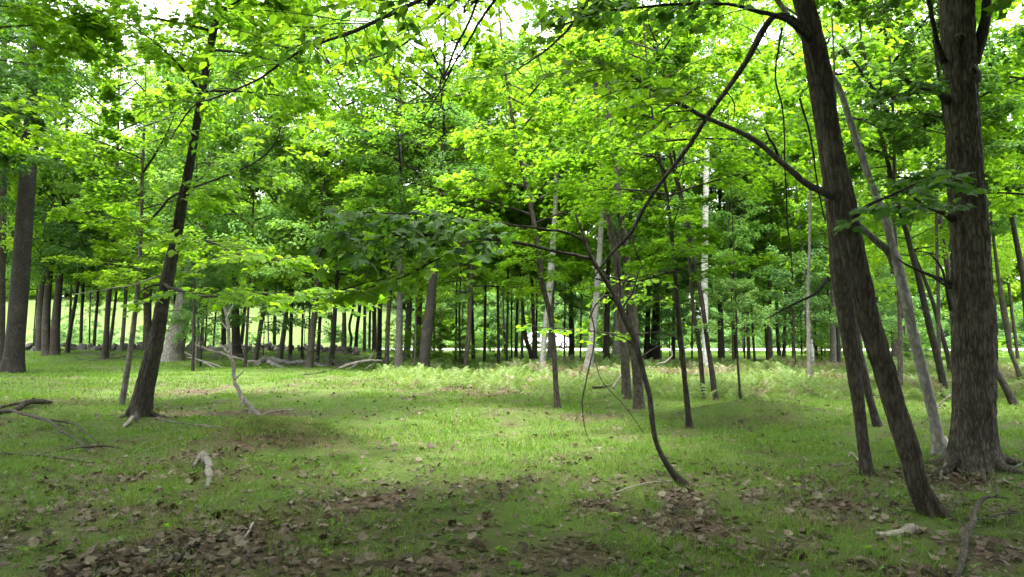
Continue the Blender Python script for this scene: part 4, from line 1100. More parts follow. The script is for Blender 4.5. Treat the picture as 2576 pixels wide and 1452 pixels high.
def fill(n, y0, y1, kinds, rr, HH, edge=.74, ex=None, dist=1.6):
    c = 0; tries = 0
    while c < n and tries < n * 30:
        tries += 1
        y = rg.uniform(y0, y1); x = rg.uniform(-edge, edge) * y
        if ex and ex(x, y): continue
        if not far_enough(x, y, dist): continue
        if 64 < y < 76: continue
        px = 1288 + x / y * FPX
        s = 0
        while s < 7 and px > (200, 420, 640, 960, 1290, 1620, 1960)[s]: s += 1
        kd = rg.choice(kinds)
        r = rg.uniform(*rr); H = rg.uniform(*HH)
        side_tree(GL[s][0], x, y, H, r, rg.choice(['bark_dark', 'bark', 'bark_grey', 'bark_dark']), [(k, z * rg.uniform(.85, 1.15), sc, zs) for k, z, sc, zs in kd], group=GL[s][1])
        c += 1
fill(22, 30, 46, [[('under', 4.6, 1.1, 1)], [('under', 5.0, 1.2, 1.1)], [('tall', 7.5, .8, .9)]], (.035, .07), (12, 15), ex=lambda x, y: 30 < 1288 + x / y * FPX < 420 and rg.random() < .85)
fill(14, 46, 60, [[('under', 5.5, 1.2, 1)], [('under', 6, 1.3, 1.2)], [('tall', 7.5, .8, 1.1)]], (.05, .1), (13, 17), ex=lambda x, y: 30 < 1288 + x / y * FPX < 420 and rg.random() < .85)
fill(9, 48, 60, [[('under', 4.6, 1.1, 1)], [('under_dark', 4.2, 1.1, 1)]], (.05, .10), (11, 13), ex=lambda x, y: not 20 < 1288 + x / y * FPX < 640)
fill(3, 38, 50, [[('pine', 3.4, .9, 1.1)]], (.05, .08), (10, 11), edge=.3)
side_tree('thin maple with flat tiers of leaves, filling the gap right of the leaning maple', 8.6, 16.5, 12, .05, 'bark', [('near', 5.0, 1.4, 1.0)])
side_tree('thin maple behind the upper part of the leaning maple', 9.6, 24.0, 15, .06, 'bark_grey', [('tall', 6.8, .9, 1.0)])
side_tree('thin maple in the gap between the leaning maple and the largest trunk', 13.2, 23.0, 15, .06, 'bark', [('tall', 6.2, .9, 1.0)])
# beyond the road: the bright edge of the next wood
c = 0
for k in range(70):
    x = -95 + 190 * (k + rg.random()) / 70; y = rg.uniform(86, 112)
    if x < -8: y += 16
    if abs(x) > y * .78: continue
    side_tree('broad leafy tree of the sunlit far edge across the road', x, y, rg.uniform(15, 22), rg.uniform(.14, .25), 'bark_dark', [('far', rg.uniform(-.8, .3), rg.uniform(1.0, 1.3), rg.uniform(.9, 1.2))], group='trees across the road')
for k in range(18):
    x = 4 + 50 * (k + rg.random()) / 18; y = rg.uniform(79, 84)
    root = bpy.data.objects.new('shrub', None); COL.objects.link(root); root.location = (x, y, gz(x, y) - .2)
    tag(root, 'dark rounded shrub in the low hedge on the far side of the road', 'shrub', 'hedge shrubs across the road')
    put_crown(root, 'under_dark', (0, 0, 0), rg.uniform(.35, .55), None, rg.uniform(.35, .5))
for k in range(40):
    x = -52 + 112 * (k + rg.random()) / 40; y = rg.uniform(80, 86)
    if x < -8: y += rg.uniform(18, 30)
    root = bpy.data.objects.new('shrub', None); COL.objects.link(root); root.location = (x, y, gz(x, y) - .3)
    tag(root, 'pale green bushy sapling at the sunny edge across the road', 'shrub', 'bushy saplings at the edge across the road')
    put_crown(root, 'pale', (0, 0, 0), rg.uniform(1.3, 2.2), None, rg.uniform(.7, 1.0))
for k in range(40):
    x = rg.uniform(-60, -8); y = rg.uniform(64, 92)
    if abs(x) > y * .72: continue
    root = bpy.data.objects.new('shrub', None); COL.objects.link(root); root.location = (x, y, gz(x, y) - .2)
    tag(root, 'small loose bush in the pale meadow beyond the stone wall', 'shrub', 'bushes in the meadow beyond the wall')
    put_crown(root, 'pale', (0, 0, 0), rg.uniform(.5, 1.1), None, rg.uniform(.6, .9))
# pale saplings and low leafy sprouts among the middle trunks
for k in range(16):
    y = rg.uniform(30, 40); px = rg.choice([rg.uniform(1080, 1420), rg.uniform(1640, 2250), rg.uniform(500, 800)])
    x = (px - 1288) / FPX * y
    if far_enough(x, y, .8):
        side_tree('young maple with pale green tiers of leaves between the trunks near the road', x, y, 4.6, .025, 'bark_dark', [('pale', 1.9, 1.0, .9)], group='young pale maples between the trunks')

for k in range(34):
    y = rg.uniform(33, 60); px = rg.uniform(980, 2500); x = (px - 1288) / FPX * y
    if y > 43 and -32 < x < -5 and abs(y - 46.5) < 1.5: continue
    root = bpy.data.objects.new('shrub', None); COL.objects.link(root); root.location = (x, y, gz(x, y) - .1)
    part_ = 'left' if px < 850 else ('middle' if px < 1650 else 'right')
    tag(root, 'low leafy maple bush between the far trunks in the %s of the wood' % part_, 'shrub', 'low bushes between the far trunks, ' + part_)
    put_crown(root, rg.choice(['pale', 'under']), (0, 0, 0), rg.uniform(.3, .5), None, rg.uniform(.5, .9))

# ================================================================== stone wall on the left, in front of the far field
wall = bpy.data.objects.new('stone_wall', None); COL.objects.link(wall)
wx0, wx1, wy = -31.0, -6.5, 46.5
wall.location = (wx0, wy, gz(wx0, wy))
tag(wall, 'low tumbled dark fieldstone wall behind the left trunks, in front of the bright field', 'wall')
def rock_mesh(seed):
    import bmesh
    bm = bmesh.new(); bmesh.ops.create_icosphere(bm, subdivisions=2, radius=1)
    g = np.random.default_rng(seed)
    o = g.random(3) * 20
    for v in bm.verts:
        n = float(vn(v.co.x * 1.3 + o[0], v.co.y * 1.3 + o[1], v.co.z * 1.3 + o[2]))
        v.co *= 1 + .35 * n
        v.co = Vector([max(-.8, min(.8, c)) for c in v.co])
    me = bpy.data.meshes.new('stone'); bm.to_mesh(me); bm.free()
    me.materials.append(M['stone'])
    return me
ROCK = [rock_mesh(k) for k in range(6)]
for k in range(210):
    x = wx0 + (wx1 - wx0) * ((k // 3) + rg.random()) / 80
    lay = k % 3
    y = wy + rg.uniform(-.35, .35) * (1.3 - .4 * lay)
    s = rg.uniform(.12, .34) * (1 - .15 * lay)
    o = link('stone', rg.choice(ROCK), wall, (x - wx0, y - wy, gz(x, y) - wall.location.z - .02 + .20 * lay * rg.uniform(.4, 1.1)), (rg.uniform(0, 6), rg.uniform(0, 6), rg.uniform(0, 6)), (s * 1.3, s, s * .8))

# tangle of grey brush round the fallen logs
for (bpx, bpy_, wpx, nb, lab) in ((520, 905, 110, 34, 'low tangle of dead grey brush left of the fallen birch logs'), (860, 925, 120, 30, 'low tangle of dead grey brush at the right end of the fallen birch logs'), (330, 905, 160, 26, 'thin dead brush along the foot of the stone wall on the left')):
    p0 = hit(bpx, bpy_)
    root = bpy.data.objects.new('brush_pile', None); COL.objects.link(root); root.location = p0
    tag(root, lab, 'brush pile')
    J = Join()
    for k in range(nb):
        cx = rg.uniform(-1, 1) * wpx / FPX * p0[1] * .8; cy = rg.uniform(-1.2, 1.5)
        a = rg.uniform(0, 3.14); l = rg.uniform(.7, 2.4); e = rg.uniform(0, .5)
        base = gz(p0[0] + cx, p0[1] + cy) - p0[2] + .02
        P = np.array([[cx + math.cos(a) * l * t, cy + math.sin(a) * l * t, base + l * e * t + .12 * math.sin(3 * t + k), .022 * (1 - .75 * t)] for t in (0, .3, .6, 1)])
        J.add(*tube(smooth_path(P, .25), 4, cap=False))
        for q in range(3):
            t = rg.uniform(.3, .9); a2 = a + rg.choice((-1, 1)) * rg.uniform(.4, 1.1); l2 = l * .4
            o_ = P[0, :3] + (P[3, :3] - P[0, :3]) * t
            Q = np.array([[*o_, .010], [o_[0] + math.cos(a2) * l2, o_[1] + math.sin(a2) * l2, o_[2] + l2 * rg.uniform(0, .6), .004]])
            J.add(*tube(Q, 3, cap=False))
    link('twigs', J.mesh('twigs', M['bark_grey']), root, kind='stuff')

# ================================================================== the car on the road
def car():
    D = ROAD_Y(3.3)
    root = bpy.data.objects.new('parked_car', None); COL.objects.link(root)
    cx = (1376 - 1288) / FPX * D
    root.location = (cx, D - 1.0, gz(cx, D - 1) * .3 + .10)
    root.rotation_euler = (0, 0, R(2))
    tag(root, 'white car on the road, seen between the trunks behind the kinked dark tree', 'car')
    prof = [(-2.15, .35), (-2.2, .75), (-2.1, .98), (-1.95, 1.05), (-1.6, 1.52), (-1.3, 1.62), (.2, 1.64), (.5, 1.58), (1.15, 1.08), (1.95, .96), (2.18, .80), (2.22, .45), (2.1, .30)]
    under = [(1.85, .30)] + [(1.42 + .36 * math.cos(a), .33 + .36 * math.sin(a)) for a in np.linspace(0, math.pi, 7)] + \
            [(-1.0, .30)] + [(-1.38 + .36 * math.cos(a), .33 + .36 * math.sin(a)) for a in np.linspace(0, math.pi, 7)] + [(-1.8, .30)]
    full = prof + under
    import bmesh
    bm = bmesh.new()
    rows = []
    for y, inset in ((-.88, 0), (-.86, .0), (.86, 0), (.88, 0)):
        row = []
        for x, z in full:
            t = max(0, (z - 1.0) / .64)
            row.append(bm.verts.new((x, y * (1 - .17 * t), z)))
        rows.append(row)
    n = len(full)
    for a, b in zip(rows[:-1], rows[1:]):
        for k in range(n):
            bm.faces.new((a[k], a[(k + 1) % n], b[(k + 1) % n], b[k]))
    bm.faces.new(rows[0][::-1]); bm.faces.new(rows[-1])
    bmesh.ops.triangulate(bm, faces=bm.faces[:])
    bmesh.ops.recalc_face_normals(bm, faces=bm.faces[:])
    me = bpy.data.meshes.new('body'); bm.to_mesh(me); bm.free(); me.materials.append(M['paint'])
    link('body', me, root)
    def pane(name, poly, y):
        v = []
        for x, z in poly:
            t = max(0, (z - 1.0) / .64)
            v.append((x, (y) * (1 - .17 * t) + (-.006 if y < 0 else .006), z))
        o = link(name, mesh_np(name, v, [np.array([list(range(len(v)))])], M['glass'], smooth=False), root)
    for y in (-.88, .88):
        pane('window', [(-1.62, 1.12), (-1.42, 1.48), (-.72, 1.54), (-.72, 1.10)], y)
        pane('window', [(-.64, 1.10), (-.64, 1.54), (.12, 1.54), (.18, 1.10)], y)
        pane('window', [(.26, 1.10), (.22, 1.52), (.45, 1.49), (.98, 1.10)], y)
    for (xa, za, xb, zb, nm) in ((.55, 1.54, 1.10, 1.12, 'windscreen'), (-1.62, 1.50, -1.92, 1.10, 'rear_window')):
        wa, wb = .62, .74
        off = .012 if nm == 'windscreen' else -.012
        link(nm, mesh_np(nm, [(xa + off, -wa, za + .01), (xa + off, wa, za + .01), (xb + off, wb, zb + .01), (xb + off, -wb, zb + .01)], [np.array([[0, 1, 2, 3]])], M['glass'], smooth=False), root)
    for x in (-1.38, 1.42):
        for y in (-.80, .80):
            th = np.linspace(0, 2 * math.pi, 20, endpoint=False)
            w_ = link('wheel', None or mesh_np('wheel', *(lambda VF: (VF[0], VF[1]))(tube(np.array([[0, -.10, 0, .26], [0, -.11, 0, .30], [0, -.08, 0, .325], [0, .08, 0, .325], [0, .11, 0, .30], [0, .10, 0, .26]]), 20)), M['rubber']), root, (x, y, .33))
            link('rim', mesh_np('rim', *tube(np.array([[0, -.125, 0, .12], [0, -.13, 0, .19], [0, 0, 0, .2], [0, .13, 0, .19], [0, .125, 0, .12]]), 14), M['metal']), w_)
    for y in (-.62, .62):
        V, F = tube(np.array([[2.10, y, .74, .09], [2.23, y, .74, .07]]), 10)
        link('headlight', mesh_np('headlight', V, F, M['metal']), root)
        V, F = tube(np.array([[-2.1, y, .85, .09], [-2.215, y, .85, .06]]), 10)
        link('tail_light', mesh_np('tail_light', V, F, M['lamp']), root)
car()

# ================================================================== fallen wood
def stick(label, lines, mat='wood_dead', cat='branch', name='fallen_branch', relief=.002, lift=0.0, heights=None, segs=9, group=None):
    """lines: list of lists of (px, py, width, height above ground); placed on the ground where they lie"""
    root = None
    for li, line in enumerate(lines):
        P = []
        for q in line:
            px, py, w_ = q[:3]
            h = q[3] if len(q) > 3 else 0.0
            if len(q) > 4: D = q[4]; p = at(px, py, D)
            else:
                p = hit(px, py); D = p[1]
                p = p + np.array([0, 0, w_ / 2 * D / FPX * .7 + h])
            P.append([*p, w_ / 2 * D / FPX])
        if root is None:
            root = bpy.data.objects.new(name, None); COL.objects.link(root)
            root.location = P[0][:3]
            tag(root, label, cat, group)
            b = np.array(P[0][:3])
        for q in P: q[0] -= b[0]; q[1] -= b[1]; q[2] -= b[2]
        path = smooth_path(P, .05)
        tt = np.linspace(0, 1, len(path))[:, None] * len(path) * .05
        sd_ = random.random() * 40
        kink = np.concatenate([vn(tt * 4, sd_ + q_ * 7.3, 1.5) + .5 * vn(tt * 11, sd_ + q_ * 7.3, 8.5) for q_ in range(3)], 1)
        path[1:-1, :3] += (kink * path[:, 3:4] * .9)[1:-1]
        path[:, 3] *= 1 + .25 * vn(tt[:, 0] * 7, sd_, 3)
        V, F = tube(path, segs, relief=relief, rough=.14, seed=random.random() * 20)
        link('stem' if li == 0 else 'side_branch', mesh_np('stem', V, F, M[mat]), root)
    return root
# leaning dead sapling, upright out of the litter at the foot of the clearing
hb = hit(660, 1052)
Dd = hb[1]
def dz(pts, d1=None): 
    n = len(pts)
    return [(a, b_, c, 0, Dd + (0 if d1 is None else (d1 - Dd) * k / (n - 1))) for k, (a, b_, c) in enumerate(pts)]
stick('bare pale dead sapling leaning left, standing in the litter at the left of the clearing',
      [dz([(662, 1056, 9), (655, 1047, 13), (635, 1030, 13), (612, 1005, 12), (598, 980, 11), (588, 950, 11), (580, 900, 10), (576, 870, 9), (572, 820, 8), (568, 780, 6), (566, 740, 4)], Dd + .8),
       dz([(655, 1047, 6), (670, 1040, 5), (690, 1035, 4), (740, 1030, 3)]), dz([(608, 998, 6), (606, 1010, 5), (604, 1022, 3)]),
       dz([(577, 890, 5), (560, 872, 4), (540, 858, 3)], Dd + .5), dz([(573, 830, 4), (558, 812, 3), (545, 800, 2)], Dd + .5), dz([(590, 955, 4), (612, 935, 3), (624, 915, 2)], Dd + .3),
       dz([(570, 800, 4), (585, 770, 3), (592, 745, 2)], Dd + .6), dz([(566, 760, 4), (520, 745, 3), (470, 735, 2), (440, 722, 2)], Dd + 1)], cat='dead sapling', name='dead_sapling')
# birch logs
def logs(label, pts, name='birch_log', mat='birch', w=None, D=None, cat='log', **k):
    return stick(label, [[(a, b_, c, h, D) for a, b_, c, h in pts]] if D else [pts], mat, cat, name, **k)
DL = 33.5
def L2(pts): return [(a, b_ - 1, c * .95, 0, DL + dd) for a, b_, c, dd in pts]
stick('upper birch log of the fallen pile left of centre, its cut end pointing left', [L2([(664, 900, 13, 0), (690, 906, 13, .2), (715, 913, 12, .3), (728, 918, 10, .4)])], 'bark_pale', 'log', 'birch_log')
stick('lower birch log slanting down right from under the upper log of the pile', [L2([(675, 911, 13, -.6), (700, 922, 12, -.9), (725, 932, 11, -1.1)])], 'bark_pale', 'log', 'birch_log')
stick('short thick pale log end at the left of the fallen pile', [L2([(640, 913, 12, -.3), (655, 908, 15, -.3), (668, 906, 13, -.2)])], 'bark_pale', 'log', 'birch_log')
stick('long thin birch trunk lying to the right of the pile, behind the grey trunks', [L2([(715, 913, 11, .8), (760, 911, 11, .6), (800, 918, 9, .2), (826, 928, 7, -.3), (850, 934, 5, -.5)])], 'bark_pale', 'log', 'birch_log')
stick('bare forked pale bough lying left of the log pile, reaching up to the pale snag',
      [L2([(655, 915, 7, -.4), (625, 909, 6, -.4), (590, 900, 6, -.5), (560, 890, 6, -.5), (530, 882, 6, -.6), (495, 870, 6, -.7), (487, 850, 5, -.7), (484, 820, 4, -.7), (480, 800, 3, -.7)]),
       L2([(655, 915, 6, -.4), (630, 927, 6, -.9), (600, 932, 6, -1.2), (560, 925, 5, -1.2), (530, 914, 4, -1.2), (495, 905, 4, -1), (465, 886, 3, -.8)]),
       L2([(580, 940, 4, -1.6), (540, 928, 4, -1.4), (500, 905, 3, -1), (470, 900, 3, -1)])])
stick('bleached forked bough at the right end of the fallen logs, one prong pointing up',
      [L2([(830, 932, 7, -1.2), (860, 923, 7, -1.2), (900, 912, 7, -1), (935, 908, 7, -1), (962, 909, 6, -1)]), L2([(925, 910, 7, -1), (938, 895, 7, -1), (944, 884, 6, -1)]),
       L2([(800, 940, 4, -2), (840, 935, 5, -1.5), (880, 927, 5, -1.3), (900, 915, 4, -1)]), L2([(905, 936, 4, -1.8), (925, 926, 4, -1.5), (942, 914, 3, -1.3)]), L2([(838, 933, 4, -1.5), (890, 935, 4, -1.6), (905, 928, 3, -1.5)])])
stick('thin dark branch lying in the grass below the fallen logs', [[(700, 953, 3), (745, 948, 4), (770, 944, 4), (812, 940, 4, .03), (850, 931, 4, .1)]], 'bark')
stick('short curved weathered limb standing in the foreground grass on the left', [[(488, 1184, 10, .02), (496, 1177, 14, .05), (505, 1171, 16, .10), (516, 1178, 17, .10), (525, 1195, 17, .06), (527, 1215, 16, .03), (520, 1232, 11)]], 'bark_grey', relief=.006, name='curved_limb')
stick('upper dark weathered log running in from the left edge', [[(-20, 1050, 9), (40, 1035, 12), (70, 1026, 14, .03), (130, 1018, 7, .03)], [(-20, 1030, 6), (30, 1028, 7, .04), (80, 1020, 8, .05), (125, 1018, 4, .05)]], 'bark')
stick('long forked dead branch sweeping right and down from the left edge',
      [[(-20, 1054, 8, .15), (40, 1063, 8, .15), (110, 1078, 8, .12), (150, 1100, 6, .1), (200, 1125, 6, .05), (225, 1142, 5)], [(110, 1078, 6, .12), (170, 1085, 5, .12), (215, 1106, 4, .1), (258, 1132, 3)],
       [(150, 1085, 4, .1), (190, 1105, 3, .08), (235, 1125, 3)]], 'bark')
stick('thin twig lying across the foot of the forked dead branch', [[(80, 1146, 3), (150, 1138, 4), (200, 1136, 5, .03), (260, 1130, 5, .03), (310, 1130, 3)]], 'bark')
stick('lowest straight dead branch running in from the left edge', [[(-20, 1140, 6), (60, 1146, 6), (130, 1153, 6), (200, 1163, 5), (235, 1168, 3)]], 'bark')
stick('forked dark branch lying in the lower right corner', [[(2402, 1470, 12), (2425, 1410, 15, .03), (2438, 1360, 16, .06), (2455, 1330, 13, .10), (2475, 1305, 10, .14), (2510, 1297, 6, .14), (2540, 1295, 3, .12)],
      [(2510, 1300, 6, .15), (2507, 1280, 5, .22), (2500, 1262, 4, .28)], [(2455, 1335, 5, .08), (2485, 1328, 4, .06), (2530, 1312, 4, .05), (2580, 1290, 3)]], 'bark')
stick('chunk of pale split wood lying on the grass at the lower right', [[(2207, 1350, 12), (2235, 1352, 20), (2265, 1348, 24), (2295, 1344, 26), (2308, 1343, 16)]], 'wood_dead', 'wood chunk', 'wood_chunk', relief=.012, segs=22)
stick('small forked stick leaning on the foot of the largest trunk', [[(2366, 1212, 7), (2375, 1185, 9, .03), (2395, 1150, 9, .08), (2412, 1142, 5, .12)], [(2395, 1150, 6, .08), (2385, 1138, 6, .12), (2378, 1128, 5, .14)]], 'wood_dead')
stick('long dark fallen trunk lying behind the right group of trunks', [[(2270, 972, 4, .1, 19.5), (2300, 973, 8, 0, 19.5), (2400, 974, 9, 0, 19.4), (2500, 976, 10, 0, 19.3), (2600, 977, 10, 0, 19.3)], [(2210, 980, 4, 0, 19.4), (2200, 968, 4, 0, 19.4), (2190, 960, 3, 0, 19.4)],
      [(2300, 973, 4, 0, 19.5), (2235, 975, 5, 0, 19.5), (2190, 957, 4, 0, 19.5), (2170, 948, 3, 0, 19.5)]], 'bark_dark', 'log', 'old_log')
stick('short dark stick lying in the ferns left of the twin mossy trunks', [[(1492, 992, 6, .15), (1515, 994, 8, .17), (1535, 993, 6, .16), (1556, 996, 4, .1)]], 'bark_dark')
stick('thin pale pole slanting up out of the ferns beside the dark stick', [[(1535, 995, 3, .1), (1560, 975, 4, .3), (1582, 958, 3, .5)]], 'wood_dead')
stick('arched bare pale branch above the ferns right of the twin mossy trunks', [[(1625, 935, 4, 0, 30), (1650, 918, 5, 0, 30), (1675, 910, 5, 0, 30), (1690, 895, 4, 0, 30), (1688, 870, 4, 0, 30)]], 'wood_dead')
stick('thin twig slanting up from the base of the pale crooked tree', [[(2320, 1075, 3, .05), (2345, 1060, 4, .1), (2372, 1040, 4, .2), (2395, 1028, 5, .25)]], 'bark')
stick('long thin stick lying in the litter below the stout leaning trunk', [[(390, 1056, 4), (440, 1064, 5), (500, 1072, 5), (570, 1080, 4)]], 'bark_grey')
stick('thin bleached stick pointing at the mound from the left', [[(358, 1138, 3), (410, 1122, 5), (460, 1107, 5), (510, 1096, 4)]], 'wood_dead')
stick('short pale stick in the litter at the foot of the stout leaning trunk', [[(312, 1078, 6), (322, 1070, 8, .02), (333, 1060, 7, .04)]], 'wood_dead')
stick('thin pale stick among the dead leaves, bottom left', [[(605, 1372, 5), (622, 1355, 7, .02), (636, 1335, 6, .04)]], 'wood_dead')
stick('short reddish stick crossing the dead leaves, bottom left', [[(450, 1420, 7), (465, 1400, 9, .02), (478, 1380, 7, .03)]], 'bark')
stick('slender curved stick right of the reddish leaf patch, bottom left', [[(618, 1390, 4), (630, 1410, 6, .01), (640, 1435, 6)]], 'bark')
stick('pale stick lying in the grass beside the second leaning trunk', [[(2130, 1155, 4), (2143, 1148, 6, .03), (2160, 1162, 5)]], 'wood_dead')
stick('mossy dark stick at the left of the sapling foot', [[(1650, 1148, 3), (1700, 1160, 5), (1760, 1170, 5), (1800, 1182, 4)]], 'bark_dark')
stick('thin stick at the bottom edge right of centre', [[(1545, 1402, 4), (1575, 1415, 6), (1600, 1440, 5)]], 'bark')
stick('whitish stick lying by the right edge beyond the largest trunk', [[(2550, 1185, 5), (2562, 1175, 7), (2590, 1165, 8)]], 'bark_pale')
stick('thin twig across the clearing foreground, left of centre', [[(1500, 1255, 3), (1550, 1248, 4, .02), (1620, 1225, 4, .02), (1690, 1212, 3)]], 'wood_dead')
# two thin dead stems near the bent sapling
stick('thin leafless seedling hooked over in the middle of the clearing', [[(1018, 1085, 3), (1016, 1075, 3, .1), (1030, 1068, 2, .2)], [(1018, 1085, 2), (1035, 1095, 2), (1050, 1102, 2)]], 'bark')

# ================================================================== ground cover (point clouds of tufts, fronds and leaves)
def instancer(name, pts, rot, scl, idx, meshes, label=None, parent=None):
    me = bpy.data.meshes.new(name)
    me.vertices.add(len(pts)); me.vertices.foreach_set('co', np.asarray(pts, np.float32).ravel())
    a = me.attributes.new('rot', 'FLOAT_VECTOR', 'POINT'); a.data.foreach_set('vector', np.asarray(rot, np.float32).ravel())
    a = me.attributes.new('scl', 'FLOAT', 'POINT'); a.data.foreach_set('value', np.asarray(scl, np.float32))
    a = me.attributes.new('pick', 'INT', 'POINT'); a.data.foreach_set('value', np.asarray(idx, np.int32))
    o = link(name, me, parent, kind='stuff')
    col = bpy.data.collections.new(name + '_kinds')
    for k, m_ in enumerate(meshes):
        ob = bpy.data.objects.new('%s_kind_%02d' % (name, k), m_); col.objects.link(ob)
    g = bpy.data.node_groups.new(name, 'GeometryNodeTree')
    g.interface.new_socket('Geometry', in_out='INPUT', socket_type='NodeSocketGeometry')
    g.interface.new_socket('Geometry', in_out='OUTPUT', socket_type='NodeSocketGeometry')
    N, L = g.nodes, g.links
    gi, go = N.new('NodeGroupInput'), N.new('NodeGroupOutput')
    ip = N.new('GeometryNodeInstanceOnPoints')
    ci = N.new('GeometryNodeCollectionInfo'); ci.inputs['Collection'].default_value = col
    ci.inputs['Separate Children'].default_value = True; ci.inputs['Reset Children'].default_value = True
    def attr(nm, ty):
        n = N.new('GeometryNodeInputNamedAttribute'); n.data_type = ty; n.inputs['Name'].default_value = nm
        return n.outputs[0]
    L.new(gi.outputs[0], ip.inputs['Points']); L.new(ci.outputs[0], ip.inputs['Instance'])
    ip.inputs['Pick Instance'].default_value = True
    L.new(attr('pick', 'INT'), ip.inputs['Instance Index'])
    L.new(attr('rot', 'FLOAT_VECTOR'), ip.inputs['Rotation'])
    L.new(attr('scl', 'FLOAT'), ip.inputs['Scale'])
    L.new(ip.outputs[0], go.inputs[0])
    md = o.modifiers.new('scatter', 'NODES'); md.node_group = g
    return o

def blades(n, rad, h, wd, seed, bend=.5, mat='grass'):
    g = np.random.default_rng(seed)
    a = g.random(n) * 6.283; r = np.sqrt(g.random(n)) * rad
    bx, by = r * np.cos(a), r * np.sin(a)
    hh = h * g.uniform(.45, 1.15, n); ya = g.random(n) * 6.283
    ln = g.uniform(.15, 1.0, n) * bend
    V = []; 
    ux, uy = np.cos(ya), np.sin(ya)
    for t, ww in ((0, 1.0), (.5, .8), (1.0, 0)):
        cx = bx + ux * ln * hh * t ** 1.8; cy = by + uy * ln * hh * t ** 1.8; cz = hh * t * (1 - .25 * ln * t) - .01
        if ww > 0:
            V.append(np.stack([cx - uy * wd * ww, cy + ux * wd * ww, cz], -1)); V.append(np.stack([cx + uy * wd * ww, cy - ux * wd * ww, cz], -1))
        else: V.append(np.stack([cx, cy, cz], -1))
    V = np.stack(V, 1).reshape(-1, 3)
    b = np.arange(n)[:, None] * 5
    q = np.concatenate([b + np.array([[0, 1, 3, 2]])]); t = b + np.array([[2, 3, 4]])
    return mesh_np('grass_tuft', V, [q, t], M[mat], smooth=False, tint=np.repeat(g.random(n), 5))
def scatter(y0, y1, per_m2, edge=.76, pad=1.2, seed=1):
    g = np.random.default_rng(seed)
    area = (y1 - y0) * 2 * (edge * (y0 + y1) / 2 + pad)
    n = int(area * per_m2 * 1.6)
    y = g.uniform(y0, y1, n); x = g.uniform(-1, 1, n) * (edge * y1 + pad)
    k = np.abs(x) < edge * y + pad
    x, y = x[k], y[k]
    return x[:int(area * per_m2)], y[:int(area * per_m2)], g
GR = [blades(26, .10, .075, .0016, 500 + k, .9) for k in range(4)] + [blades(44, .22, .065, .0035, 510 + k, .8) for k in range(3)] + [blades(50, .40, .085, .008, 520 + k, .7) for k in range(3)]
def forb(seed, n=7):
    g = np.random.default_rng(seed)
    a = g.random(n) * 6.28; r = g.random(n) * .05
    P = np.stack([r * np.cos(a), r * np.sin(a), g.uniform(.01, .05, n)], -1)
    V, F, T = leaf_cloud('oval', P, a, g.normal(.1, .3, n), g.normal(0, .3, n), g.uniform(.018, .042, n), g.random(n))
    return mesh_np('ground_plant', V, [F], M['forb'], smooth=False, tint=T)
GR += [blades(12, .12, .09, .0015, 540, 1.3, 'grass_dry'), blades(14, .2, .12, .003, 541, 1.2, 'grass_dry')] + [forb(550 + k) for k in range(3)]
pp, rt, sc_, ix = [], [], [], []
for (y0, y1, d, lo, n, mulz, sd) in ((2.2, 9, 120, 0, 4, 1, 1), (8, 18, 42, 4, 3, 1, 2), (17, 62, 8, 7, 3, 1, 3), (2.2, 9, 40, 10, 1, 1, 4), (8, 24, 7, 11, 1, 1, 5), (2.2, 14, 26, 12, 3, 1, 6)):
    x, y, g = scatter(y0, y1, d, seed=sd)
    Lf = litter(x, y); nn = .5 + .5 * vn(x * .9, y * .9, 77)
    n2_ = .5 + .5 * vn(x * 3.3, y * 3.3, 78)
    keep = g.random(len(x)) < np.clip(1.12 - 1.0 * Lf, .10, 1) * np.clip(-.05 + .8 * nn + .6 * n2_, .12, 1)
    x, y, nn = x[keep], y[keep], nn[keep]
    pp.append(np.stack([x, y, ground(x, y)], -1)); rt.append(np.stack([g.normal(0, .1, len(x)), g.normal(0, .1, len(x)), g.random(len(x)) * 6.28], -1))
    n2_ = .5 + .5 * vn(x * 3.3, y * 3.3, 78)
    sc_.append((.45 + 1.0 * g.random(len(x)) ** 1.5) * (.55 + .45 * nn + .35 * n2_)); ix.append(g.integers(lo, lo + n, len(x)))
gm_ = np.random.default_rng(88); nm = 900
xm = -3.1 + gm_.normal(0, .62, nm); ym = 10.25 + gm_.normal(0, .42, nm)
pp.append(np.stack([xm, ym, ground(xm, ym)], -1)); rt.append(np.stack([gm_.normal(0, .2, nm), gm_.normal(0, .2, nm), gm_.random(nm) * 6.28], -1))
sc_.append(gm_.uniform(.4, 1.0, nm)); ix.append(gm_.choice([5, 11, 11, 12, 13, 14], nm))
instancer('grass', np.vstack(pp), np.vstack(rt), np.concatenate(sc_), np.concatenate(ix), GR)

